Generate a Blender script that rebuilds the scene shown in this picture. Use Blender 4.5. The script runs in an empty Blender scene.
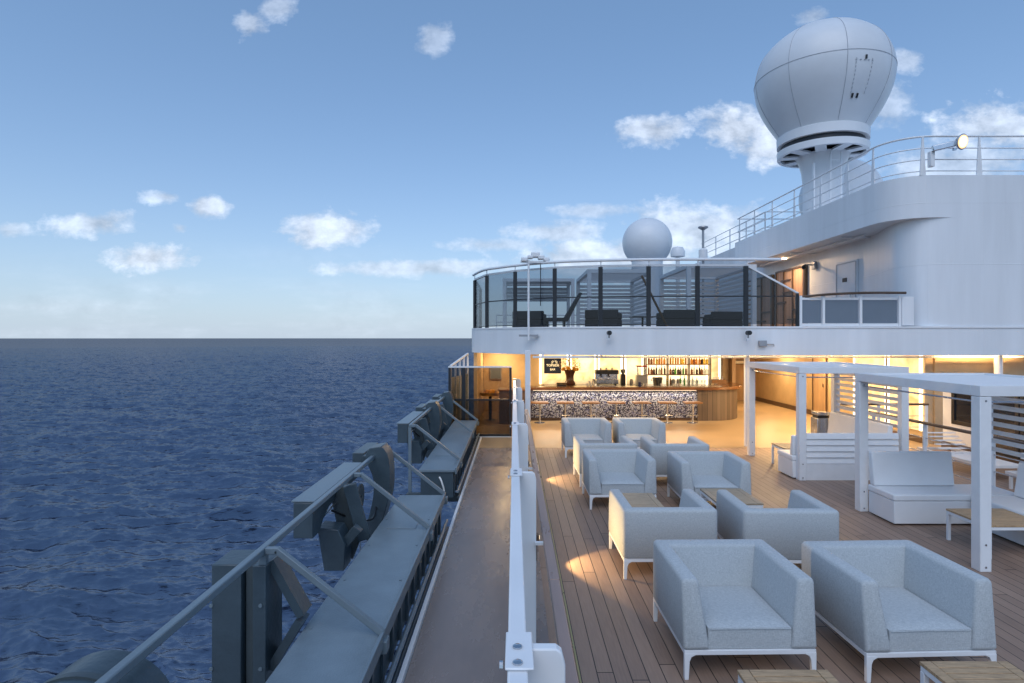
import bpy, bmesh, math, random
import numpy as np
from mathutils import Vector, Matrix
random.seed(7)
S = bpy.context.scene
COL = S.collection
R = math.radians
F, H, VX, VY = 580.0, 2.6, 514.0, 338.0        # focal length in pixels, eye height, vanishing point of the ship's length

# ------------------------------------------------------------------ materials
def nodes(m):
    m.use_nodes = True
    nt = m.node_tree
    return nt, nt.nodes, nt.links, nt.nodes['Principled BSDF']

def mk(name, col, rough=.5, metal=0., var=.07, scale=3., bump=0., bscale=150., stretch=(1, 1, 1), rvar=.1, spec=.5, detail=4):
    m = bpy.data.materials.new(name)
    nt, N, L, b = nodes(m)
    tc = N.new('ShaderNodeTexCoord'); mp = N.new('ShaderNodeMapping')
    mp.inputs['Scale'].default_value = stretch
    L.new(tc.outputs['Object'], mp.inputs[0])
    n = N.new('ShaderNodeTexNoise'); n.inputs['Scale'].default_value = scale; n.inputs['Detail'].default_value = detail
    n.inputs['Roughness'].default_value = .62
    L.new(mp.outputs[0], n.inputs['Vector'])
    cr = N.new('ShaderNodeValToRGB')
    cr.color_ramp.elements[0].position = .28; cr.color_ramp.elements[1].position = .72
    cr.color_ramp.elements[0].color = tuple(max(0, c*(1-var)) for c in col)+(1,)
    cr.color_ramp.elements[1].color = tuple(min(1, c*(1+var)) for c in col)+(1,)
    L.new(n.outputs['Fac'], cr.inputs[0]); L.new(cr.outputs[0], b.inputs['Base Color'])
    mr = N.new('ShaderNodeMapRange'); mr.inputs['To Min'].default_value = max(.02, rough-rvar); mr.inputs['To Max'].default_value = min(1, rough+rvar)
    L.new(n.outputs['Fac'], mr.inputs['Value']); L.new(mr.outputs[0], b.inputs['Roughness'])
    b.inputs['Metallic'].default_value = metal
    b.inputs['Specular IOR Level'].default_value = spec
    if bump:
        n2 = N.new('ShaderNodeTexNoise'); n2.inputs['Scale'].default_value = bscale; n2.inputs['Detail'].default_value = 3
        L.new(tc.outputs['Object'], n2.inputs['Vector'])
        bp = N.new('ShaderNodeBump'); bp.inputs['Strength'].default_value = bump; bp.inputs['Distance'].default_value = .01
        L.new(n2.outputs['Fac'], bp.inputs['Height']); L.new(bp.outputs[0], b.inputs['Normal'])
    return m

def emit(name, col, st):
    m = bpy.data.materials.new(name)
    nt, N, L, b = nodes(m)
    b.inputs['Base Color'].default_value = (*col, 1)
    b.inputs['Emission Color'].default_value = (*col, 1)
    b.inputs['Emission Strength'].default_value = st
    b.inputs['Roughness'].default_value = .4
    return m

def glassy(name, tint, refl=.12, rough=.02, dens=None):
    m = bpy.data.materials.new(name); m.use_nodes = True
    N, L = m.node_tree.nodes, m.node_tree.links
    N.clear()
    o = N.new('ShaderNodeOutputMaterial'); mix = N.new('ShaderNodeMixShader')
    t = N.new('ShaderNodeBsdfTransparent'); t.inputs[0].default_value = (*tint, 1)
    g = N.new('ShaderNodeBsdfGlossy'); g.inputs['Roughness'].default_value = rough
    fr = N.new('ShaderNodeFresnel'); fr.inputs['IOR'].default_value = 1.45
    ad = N.new('ShaderNodeMath'); ad.operation = 'MULTIPLY_ADD'; ad.inputs[1].default_value = .45; ad.inputs[2].default_value = refl*.3
    L.new(fr.outputs[0], ad.inputs[0]); L.new(ad.outputs[0], mix.inputs[0])
    L.new(t.outputs[0], mix.inputs[1]); L.new(g.outputs[0], mix.inputs[2]); L.new(mix.outputs[0], o.inputs[0])
    return m

M = {}
M['white'] = mk('white_paint', (.81, .83, .85), .38, var=.05, scale=1.3, bump=.05, bscale=25, stretch=(1, 1, .35))
M['hullwhite'] = mk('ship_white_paint', (.77, .80, .83), .42, var=.09, scale=1.5, bump=.12, bscale=4, stretch=(1, 1, .10), detail=7)
def plates(m, w, h, st):
    nt, N, L, b = nodes(m); tc = N.new('ShaderNodeTexCoord'); sp = N.new('ShaderNodeSeparateXYZ'); L.new(tc.outputs['Object'], sp.inputs[0])
    sub = N.new('ShaderNodeMath'); sub.operation = 'SUBTRACT'; L.new(sp.outputs['X'], sub.inputs[0]); L.new(sp.outputs['Y'], sub.inputs[1])
    cb = N.new('ShaderNodeCombineXYZ'); L.new(sub.outputs[0], cb.inputs[0]); L.new(sp.outputs['Z'], cb.inputs[1])
    br = N.new('ShaderNodeTexBrick'); br.inputs['Scale'].default_value = 1; br.inputs['Brick Width'].default_value = w; br.inputs['Row Height'].default_value = h
    br.inputs['Mortar Size'].default_value = .012; br.inputs['Mortar Smooth'].default_value = .8; L.new(cb.outputs[0], br.inputs['Vector'])
    bp = N.new('ShaderNodeBump'); bp.inputs['Strength'].default_value = st; bp.inputs['Distance'].default_value = .006
    old = b.inputs['Normal'].links[0].from_socket if b.inputs['Normal'].links else None
    L.new(br.outputs['Fac'], bp.inputs['Height'])
    if old: L.new(old, bp.inputs['Normal'])
    L.new(bp.outputs[0], b.inputs['Normal'])
plates(M['hullwhite'], 2.7, 1.45, .55)
M['radome'] = mk('radome_gelcoat', (.74, .77, .80), .35, var=.05, scale=.8, bump=.04, bscale=6)
M['radome_seam'] = mk('seam_grey', (.46, .49, .53), .5)
M['alu'] = mk('white_powder_coat', (.80, .82, .84), .35, var=.04, scale=6, bump=.05, bscale=300)
M['steel'] = mk('stainless', (.55, .57, .6), .25, 1., var=.08, scale=8, stretch=(1, 1, .1))
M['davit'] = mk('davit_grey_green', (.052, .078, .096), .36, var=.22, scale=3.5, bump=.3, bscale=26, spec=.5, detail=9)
M['platform_top_skylit'] = mk('platform_top_sky_sheen', (.185, .24, .28), .34, var=.14, scale=3, bump=.25, bscale=70, detail=8)  # lighter than the davit paint: sky reflection put into the top's colour
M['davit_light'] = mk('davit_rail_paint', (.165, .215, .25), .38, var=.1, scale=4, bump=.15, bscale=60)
M['davit_dark'] = mk('davit_dark_steel', (.06, .08, .09), .5, var=.2, scale=3, bump=.2, bscale=40)
M['black'] = mk('black_metal', (.018, .02, .024), .35, var=.2, scale=8)
M['darkrub'] = mk('charcoal_fabric', (.022, .025, .03), .8, var=.2, scale=30, bump=.2)
M['wood_rail'] = mk('varnished_teak', (.36, .25, .21), .3, var=.12, scale=3, stretch=(3, .25, 3), bump=.04)
M['brown'] = mk('brown_bronze', (.09, .055, .035), .35, var=.2, scale=5)
M['brass'] = mk('brass_trim', (.62, .43, .18), .3, .9, var=.1)
M['teak'] = mk('teak_slats', (.46, .31, .175), .5, var=.32, scale=9, stretch=(1, 9, 1), bump=.15, bscale=60)
M['teak2'] = mk('weathered_teak', (.40, .315, .22), .6, var=.28, scale=9, stretch=(1, 9, 1), bump=.15, bscale=60)
M['barwood'] = mk('bar_top_wood', (.17, .075, .03), .25, var=.35, scale=4, stretch=(.5, 6, 6))
M['stoolwood'] = mk('stool_wood', (.26, .13, .05), .4, var=.2, scale=6)
M['cushion'] = mk('white_vinyl', (.81, .82, .83), .45, var=.03, scale=3, bump=.12, bscale=9)
M['warmwall'] = mk('sand_plaster', (.50, .37, .22), .5, var=.14, scale=2.5, bump=.2, bscale=30)
M['warmwood'] = mk('light_wood_panel', (.40, .26, .15), .5, var=.25, scale=4, stretch=(1, 1, .15))
M['ceil'] = mk('ceiling_paint', (.78, .72, .62), .5, var=.03)
M['tan'] = mk('tan_floor', (.36, .255, .15), .38, var=.16, scale=1.2, bump=.05, bscale=60)
M['walk'] = mk('walkway_coating', (.25, .205, .185), .27, var=.15, scale=1.6, bump=.14, bscale=140, stretch=(1.6, .6, 1), rvar=.14, detail=5)
M['frost'] = mk('frosted_glass', (.16, .20, .25), .25, var=.06, scale=1)
M['red'] = mk('red_plastic', (.5, .02, .02), .3)
M['navy'] = mk('navy_ceramic', (.02, .03, .12), .3)
M['paper'] = mk('white_paper', (.8, .8, .78), .7, var=.02)
M['chalk'] = mk('chalk_cream', (.85, .82, .72), .9, var=.05)
M['slate'] = mk('slate_board', (.010, .013, .026), .8, var=.3, spec=.1)
M['vase'] = mk('vase_brown', (.07, .03, .025), .3, var=.25, scale=20)
M['flower'] = mk('dry_flowers', (.55, .36, .10), .8, var=.5, scale=60)
M['orange'] = mk('orange_blossom', (.75, .35, .03), .7, var=.3, scale=50)
M['soil'] = mk('metal_box', (.35, .36, .38), .4, .5)
M['ledwarm'] = emit('warm_led', (1, .84, .55), 1.7)
M['ledsoft'] = emit('counter_led', (1, .84, .58), .9)
M['ledglow'] = emit('shelf_back_glow', (1, .86, .60), .6)
M['onyx'] = None
M['lamp'] = emit('lamp_face', (1, .80, .52), 1.0)
M['lamprim'] = emit('lamp_rim_glow', (1, .60, .26), .8)
M['downlight'] = emit('downlight_face', (1, .72, .40), 14.)
M['tint'] = glassy('tinted_glass', (.62, .66, .70), .03)
M['bronze_glass'] = glassy('bronze_glass', (.62, .58, .54), .05)
M['smoke_glass'] = glassy('smoked_lower_glass', (.36, .34, .32), .06, .12)
M['clear'] = glassy('clear_glass', (.86, .9, .92), .03)
M['darkglass'] = mk('dark_window_glass', (.02, .026, .034), .06, var=.2, spec=.8)

def bottle_mat(name, c):
    m = bpy.data.materials.new(name); nt, N, L, b = nodes(m)
    b.inputs['Base Color'].default_value = (*c, 1); b.inputs['Roughness'].default_value = .12
    b.inputs['Transmission Weight'].default_value = .55
    return m
BOT = [('amber', bottle_mat('amber_glass', (.62, .26, .04))), ('dark', bottle_mat('dark_glass', (.05, .03, .03))),
       ('clear', bottle_mat('clear_bottle', (.72, .76, .72))), ('green', bottle_mat('green_glass', (.10, .34, .06))),
       ('golden', bottle_mat('golden_glass', (.78, .52, .08))), ('brown', bottle_mat('brown_glass', (.26, .09, .03)))]

def onyx():
    m = bpy.data.materials.new('backlit_onyx'); nt, N, L, b = nodes(m)
    tc = N.new('ShaderNodeTexCoord'); n = N.new('ShaderNodeTexNoise'); n.inputs['Scale'].default_value = 1.6; n.inputs['Detail'].default_value = 5
    n.inputs['Distortion'].default_value = 1.2
    L.new(tc.outputs['Object'], n.inputs['Vector'])
    cr = N.new('ShaderNodeValToRGB'); e = cr.color_ramp.elements
    e[0].position = .3; e[0].color = (.62, .42, .19, 1); e[1].position = .65; e[1].color = (1, .84, .55, 1)
    L.new(n.outputs['Fac'], cr.inputs[0]); L.new(cr.outputs[0], b.inputs['Base Color']); L.new(cr.outputs[0], b.inputs['Emission Color'])
    b.inputs['Emission Strength'].default_value = ONYX
    return m
ONYX = .30
M['onyx'] = onyx()

def fabric():
    m = bpy.data.materials.new('grey_blue_weave'); nt, N, L, b = nodes(m)
    tc = N.new('ShaderNodeTexCoord')
    def noise(sc, stretch, det=2):
        mp = N.new('ShaderNodeMapping'); mp.inputs['Scale'].default_value = stretch
        L.new(tc.outputs['Object'], mp.inputs[0])
        n = N.new('ShaderNodeTexNoise'); n.inputs['Scale'].default_value = sc; n.inputs['Detail'].default_value = det
        L.new(mp.outputs[0], n.inputs['Vector']); return n
    a = noise(125, (.4, .4, 1.8)); c = noise(125, (1.7, 1.7, .35)); d = noise(2.5, (1, 1, 1), 4)
    ad = N.new('ShaderNodeMath'); ad.operation = 'ADD'; L.new(a.outputs['Fac'], ad.inputs[0]); L.new(c.outputs['Fac'], ad.inputs[1])
    ad2 = N.new('ShaderNodeMath'); ad2.operation = 'MULTIPLY_ADD'; ad2.inputs[1].default_value = .12
    L.new(d.outputs['Fac'], ad2.inputs[0]); L.new(ad.outputs[0], ad2.inputs[2])
    cr = N.new('ShaderNodeValToRGB'); e = cr.color_ramp.elements
    mr = N.new('ShaderNodeMapRange'); mr.inputs['From Min'].default_value = .75; mr.inputs['From Max'].default_value = 1.4
    L.new(ad2.outputs[0], mr.inputs['Value']); L.new(mr.outputs[0], cr.inputs[0])
    e[0].color = (.385, .425, .445, 1); e[1].color = (.555, .59, .605, 1)
    L.new(cr.outputs[0], b.inputs['Base Color'])
    b.inputs['Roughness'].default_value = .85; b.inputs['Specular IOR Level'].default_value = .2
    b.inputs['Sheen Weight'].default_value = .15
    bp = N.new('ShaderNodeBump'); bp.inputs['Strength'].default_value = .35; bp.inputs['Distance'].default_value = .006
    L.new(ad.outputs[0], bp.inputs['Height']); L.new(bp.outputs[0], b.inputs['Normal'])
    return m
M['fabric'] = fabric()

def boards():
    m = bpy.data.materials.new('composite_deck_boards'); nt, N, L, b = nodes(m)
    tc = N.new('ShaderNodeTexCoord'); sp = N.new('ShaderNodeSeparateXYZ'); L.new(tc.outputs['Object'], sp.inputs[0])
    def mt(op, a, bb=None, c=None):
        n = N.new('ShaderNodeMath'); n.operation = op
        for i, v in enumerate((a, bb, c)):
            if v is None: continue
            if isinstance(v, (int, float)): n.inputs[i].default_value = v
            else: L.new(v, n.inputs[i])
        return n.outputs[0]
    u = mt('DIVIDE', sp.outputs['X'], .128); fl = mt('FLOOR', u); fr = mt('FRACT', u)
    wn = N.new('ShaderNodeTexWhiteNoise'); wn.noise_dimensions = '1D'; L.new(fl, wn.inputs['W'])
    yy = mt('MULTIPLY_ADD', wn.outputs['Value'], 3.1, sp.outputs['Y']); vy = mt('DIVIDE', yy, 3.1)
    vf = mt('FRACT', vy); vfl = mt('FLOOR', vy)
    wn2 = N.new('ShaderNodeTexWhiteNoise'); wn2.noise_dimensions = '2D'
    cb = N.new('ShaderNodeCombineXYZ'); L.new(fl, cb.inputs[0]); L.new(vfl, cb.inputs[1]); L.new(cb.outputs[0], wn2.inputs['Vector'])
    gap = mt('MAXIMUM', mt('LESS_THAN', fr, .055), mt('LESS_THAN', vf, .0028))
    mp = N.new('ShaderNodeMapping'); mp.inputs['Scale'].default_value = (22, 1.6, 1); L.new(tc.outputs['Object'], mp.inputs[0])
    n = N.new('ShaderNodeTexNoise'); n.inputs['Scale'].default_value = 3; n.inputs['Detail'].default_value = 5; L.new(mp.outputs[0], n.inputs['Vector'])
    n3 = N.new('ShaderNodeTexNoise'); n3.inputs['Scale'].default_value = .9; n3.inputs['Detail'].default_value = 4; L.new(tc.outputs['Object'], n3.inputs['Vector'])
    f = mt('ADD', mt('MULTIPLY', n.outputs['Fac'], .45), mt('ADD', mt('MULTIPLY', wn2.outputs['Value'], .28), mt('MULTIPLY', n3.outputs['Fac'], .4)))
    cr = N.new('ShaderNodeValToRGB'); e = cr.color_ramp.elements
    e[0].position = .25; e[0].color = (.205, .138, .104, 1); e[1].position = .85; e[1].color = (.38, .265, .20, 1)
    L.new(f, cr.inputs[0])
    mx = N.new('ShaderNodeMix'); mx.data_type = 'RGBA'; L.new(gap, mx.inputs['Factor']); L.new(cr.outputs[0], mx.inputs['A']); mx.inputs['B'].default_value = (.012, .01, .01, 1)
    L.new(mx.outputs['Result'], b.inputs['Base Color'])
    rr = N.new('ShaderNodeMapRange'); rr.inputs['To Min'].default_value = .38; rr.inputs['To Max'].default_value = .62; L.new(n3.outputs['Fac'], rr.inputs['Value']); L.new(rr.outputs[0], b.inputs['Roughness'])
    hgt = mt('SUBTRACT', mt('MULTIPLY', n.outputs['Fac'], .12), gap)
    bp = N.new('ShaderNodeBump'); bp.inputs['Strength'].default_value = .6; bp.inputs['Distance'].default_value = .004; L.new(hgt, bp.inputs['Height']); L.new(bp.outputs[0], b.inputs['Normal'])
    return m
M['boards'] = boards()

def pebbles():
    m = bpy.data.materials.new('pebble_mosaic'); nt, N, L, b = nodes(m)
    tc = N.new('ShaderNodeTexCoord')
    v = N.new('ShaderNodeTexVoronoi'); v.inputs['Scale'].default_value = 40; L.new(tc.outputs['Object'], v.inputs['Vector'])
    sp = N.new('ShaderNodeSeparateColor'); L.new(v.outputs['Color'], sp.inputs[0])
    cr = N.new('ShaderNodeValToRGB'); cr.color_ramp.interpolation = 'CONSTANT'; e = cr.color_ramp.elements
    e[0].color = (.02, .022, .05, 1); e[1].position = .50; e[1].color = (.13, .15, .32, 1)
    x = e.new(.60); x.color = (.46, .49, .56, 1); x = e.new(.85); x.color = (.30, .33, .46, 1)
    L.new(sp.outputs[0], cr.inputs[0]); L.new(cr.outputs[0], b.inputs['Base Color']); b.inputs['Roughness'].default_value = .35
    return m
M['pebble'] = pebbles()

def planks(name, c0, c1, w, axis):
    m = bpy.data.materials.new(name); nt, N, L, b = nodes(m)
    tc = N.new('ShaderNodeTexCoord'); sp = N.new('ShaderNodeSeparateXYZ'); L.new(tc.outputs['Object'], sp.inputs[0])
    def mt(op, a, bb=None):
        n = N.new('ShaderNodeMath'); n.operation = op
        for i, v in enumerate((a, bb)):
            if v is None: continue
            if isinstance(v, (int, float)): n.inputs[i].default_value = v
            else: L.new(v, n.inputs[i])
        return n.outputs[0]
    s = sp.outputs['X'] if axis == 'x' else sp.outputs['Y'] if axis == 'y' else mt('ADD', sp.outputs['X'], sp.outputs['Y'])
    u = mt('DIVIDE', s, w); fl = mt('FLOOR', u); fr = mt('FRACT', u)
    wn = N.new('ShaderNodeTexWhiteNoise'); wn.noise_dimensions = '1D'; L.new(fl, wn.inputs['W'])
    n = N.new('ShaderNodeTexNoise'); n.inputs['Scale'].default_value = 6; n.inputs['Detail'].default_value = 5
    mp = N.new('ShaderNodeMapping'); mp.inputs['Scale'].default_value = (3, 3, .4); L.new(tc.outputs['Object'], mp.inputs[0]); L.new(mp.outputs[0], n.inputs['Vector'])
    f = mt('ADD', mt('MULTIPLY', wn.outputs['Value'], .5), mt('MULTIPLY', n.outputs['Fac'], .5))
    cr = N.new('ShaderNodeValToRGB'); e = cr.color_ramp.elements; e[0].color = (*c0, 1); e[1].color = (*c1, 1); L.new(f, cr.inputs[0])
    mx = N.new('ShaderNodeMix'); mx.data_type = 'RGBA'; L.new(mt('LESS_THAN', fr, .07), mx.inputs['Factor']); L.new(cr.outputs[0], mx.inputs['A'])
    mx.inputs['B'].default_value = (c0[0]*.35, c0[1]*.35, c0[2]*.35, 1); L.new(mx.outputs['Result'], b.inputs['Base Color']); b.inputs['Roughness'].default_value = .5
    return m
M['barplank'] = planks('bar_end_planks', (.075, .055, .045), (.19, .145, .115), .17, 'xy')
M['slatwood'] = planks('vertical_wood_slats', (.42, .25, .16), (.68, .47, .33), .09, 'y')

# ------------------------------------------------------------------ geometry helpers
class MB:
    def __init__(s): s.v = []; s.f = []
    def add(s, vs, fs):
        o = len(s.v); s.v += [tuple(p) for p in vs]; s.f += [tuple(i+o for i in f) for f in fs]; return s
    def box(s, x0, x1, y0, y1, z0, z1):
        return s.add([(x0, y0, z0), (x1, y0, z0), (x1, y1, z0), (x0, y1, z0), (x0, y0, z1), (x1, y0, z1), (x1, y1, z1), (x0, y1, z1)],
                     [(0, 3, 2, 1), (4, 5, 6, 7), (0, 1, 5, 4), (1, 2, 6, 5), (2, 3, 7, 6), (3, 0, 4, 7)])
    def bar(s, p, q, w, h=None, up=(0, 0, 1)):
        h = h or w; p = Vector(p); q = Vector(q); d = (q-p).normalized(); u = Vector(up)
        if abs(d.dot(u)) > .98: u = Vector((0, 1, 0))
        a = d.cross(u).normalized(); c = a.cross(d).normalized()
        vs = [e+a*i*w/2+c*j*h/2 for e in (p, q) for i, j in ((-1, -1), (1, -1), (1, 1), (-1, 1))]
        return s.add(vs, [(0, 1, 2, 3), (7, 6, 5, 4), (0, 4, 5, 1), (1, 5, 6, 2), (2, 6, 7, 3), (3, 7, 4, 0)])
    def tube(s, pts, r, seg=8, caps=True):
        P = [Vector(p) for p in pts]; n = len(P); rings = []
        prev = None
        for i in range(n):
            d = (P[min(i+1, n-1)]-P[max(i-1, 0)]).normalized()
            u = prev if prev is not None else (Vector((0, 0, 1)) if abs(d.z) < .9 else Vector((0, 1, 0)))
            a = (u-d*u.dot(d)).normalized(); prev = a; c = d.cross(a)
            k = 1.
            if 0 < i < n-1:
                d1 = (P[i]-P[i-1]).normalized(); k = 1/max(.5, d1.dot(d))
            rr = r[i] if isinstance(r, (list, tuple)) else r
            rings.append([P[i]+(a*math.cos(t)+c*math.sin(t))*rr*(1 if k < 1.02 else min(k, 1.2)) for t in [2*math.pi*j/seg for j in range(seg)]])
        fs = [(i*seg+j, i*seg+(j+1) % seg, (i+1)*seg+(j+1) % seg, (i+1)*seg+j) for i in range(n-1) for j in range(seg)]
        if caps: fs += [tuple(range(seg))[::-1], tuple((n-1)*seg+j for j in range(seg))]
        return s.add([p for r_ in rings for p in r_], fs)
    def lathe(s, prof, c=(0, 0, 0), seg=32, axis='z', ring=False):
        vs = []; n = len(prof)
        for r, z in prof:
            for j in range(seg):
                t = 2*math.pi*j/seg; p = (r*math.cos(t), r*math.sin(t), z)
                if axis == 'y': p = (p[0], p[2], p[1])
                if axis == 'x': p = (p[2], p[0], p[1])
                vs.append((p[0]+c[0], p[1]+c[1], p[2]+c[2]))
        fs = [(i*seg+j, i*seg+(j+1) % seg, (i+1)*seg+(j+1) % seg, (i+1)*seg+j) for i in range(n-1) for j in range(seg)]
        if ring: fs += [((n-1)*seg+j, (n-1)*seg+(j+1) % seg, (j+1) % seg, j) for j in range(seg)]
        else: fs += [tuple(range(seg))[::-1], tuple((n-1)*seg+j for j in range(seg))]
        return s.add(vs, fs)
    def prism(s, out, a, b, plane='xz'):
        n = len(out)
        def pt(p, t): return (p[0], t, p[1]) if plane == 'xz' else (p[0], p[1], t) if plane == 'xy' else (t, p[0], p[1])
        return s.add([pt(p, a) for p in out]+[pt(p, b) for p in out],
                     [tuple(range(n)), tuple(range(2*n-1, n-1, -1))]+[(i, i+n, (i+1) % n+n, (i+1) % n) for i in range(n)])
    def wall(s, path, z0, z1, th):
        """a wall of the given thickness along a plan path, its right-hand side (facing out) on the path"""
        n = len(path); P = [Vector((*p, 0)) for p in path]; Q = []
        for i in range(n):
            d = (P[min(i+1, n-1)]-P[max(i-1, 0)]).normalized(); Q.append(P[i]+Vector((-d.y, d.x, 0))*th)
        g = lambda v, z: (v.x, v.y, z)
        zz0 = z0 if isinstance(z0, (list, tuple)) else [z0]*n; zz1 = z1 if isinstance(z1, (list, tuple)) else [z1]*n
        vs = []
        for i in range(n): vs += [g(P[i], zz0[i]), g(P[i], zz1[i]), g(Q[i], zz1[i]), g(Q[i], zz0[i])]
        fs = [(4*i+k, 4*i+(k+1) % 4, 4*i+4+(k+1) % 4, 4*i+4+k) for i in range(n-1) for k in range(4)]
        fs += [(0, 1, 2, 3), (4*n-1, 4*n-2, 4*n-3, 4*n-4)]
        return s.add(vs, fs)
    def build(s, name, mat, parent=None, bevel=0, segs=2, smooth=True, world=True, angle=35):
        me = bpy.data.meshes.new(name)
        v = s.v
        if parent is not None and world:
            w = Vector((0, 0, 0)); p = parent
            while p is not None: w += p.location; p = p.parent
            v = [(a-w.x, b-w.y, c-w.z) for a, b, c in v]
        me.from_pydata(v, [], s.f)
        bm = bmesh.new(); bm.from_mesh(me); bmesh.ops.recalc_face_normals(bm, faces=bm.faces[:]); bm.to_mesh(me); bm.free()
        me.materials.append(M[mat] if isinstance(mat, str) else mat)
        if smooth:
            for p in me.polygons: p.use_smooth = True
            me.set_sharp_from_angle(angle=R(angle))
        o = bpy.data.objects.new(name, me); COL.objects.link(o)
        if parent is not None: o.parent = parent
        if bevel:
            b = o.modifiers.new('bevel', 'BEVEL'); b.width = bevel; b.segments = segs; b.limit_method = 'ANGLE'; b.angle_limit = R(40)
            b.harden_normals = False
        return o

def tag(o, label=None, cat=None, group=None, kind=None):
    if label: o['label'] = label
    if cat: o['category'] = cat
    if group: o['group'] = group
    if kind: o['kind'] = kind
    return o
def thing(name, label, cat, loc=(0, 0, 0), rz=0, group=None):
    o = bpy.data.objects.new(name, None); COL.objects.link(o); o.location = loc; o.rotation_euler = (0, 0, rz); o.empty_display_size = .1
    return tag(o, label, cat, group)
def dup(root, loc, rz=0, label=None, group=None):
    def cp(o, parent):
        c = o.copy(); COL.objects.link(c); c.parent = parent
        for ch in list(o.children): cp(ch, c)
        return c
    r = root.copy(); COL.objects.link(r)
    for ch in list(root.children): cp(ch, r)
    r.location = loc; r.rotation_euler = (0, 0, rz)
    if label: r['label'] = label
    if group: r['group'] = group
    return r
def px(x, y, Y):
    """plan/elevation of a point of the place that was measured at depth Y"""
    return ((x-VX)*Y/F, H-(y-VY)*Y/F)
def catmull(P, k=6):
    out = []
    for i in range(len(P)-1):
        p0, p1, p2, p3 = [Vector(P[max(0, min(len(P)-1, i+j))]) for j in (-1, 0, 1, 2)]
        for t in [j/k for j in range(k)]:
            out.append(tuple(.5*((2*p1)+(-p0+p2)*t+(2*p0-5*p1+4*p2-p3)*t*t+(-p0+3*p1-3*p2+p3)*t**3)))
    out.append(tuple(P[-1])); return out

def area_light(name, loc, size, power, col=(1, .66, .34), rot=(0, 0, 0), sizey=None, parent=None, spread=None):
    l = bpy.data.lights.new(name, 'AREA'); l.energy = power; l.color = col; l.size = size
    if sizey: l.shape = 'RECTANGLE'; l.size_y = sizey
    if spread: l.spread = R(spread)
    o = bpy.data.objects.new(name, l); COL.objects.link(o); o.location = loc; o.rotation_euler = rot
    if parent is not None: o.parent = parent; o.location = Vector(loc)-parent.location
    return o

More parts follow.
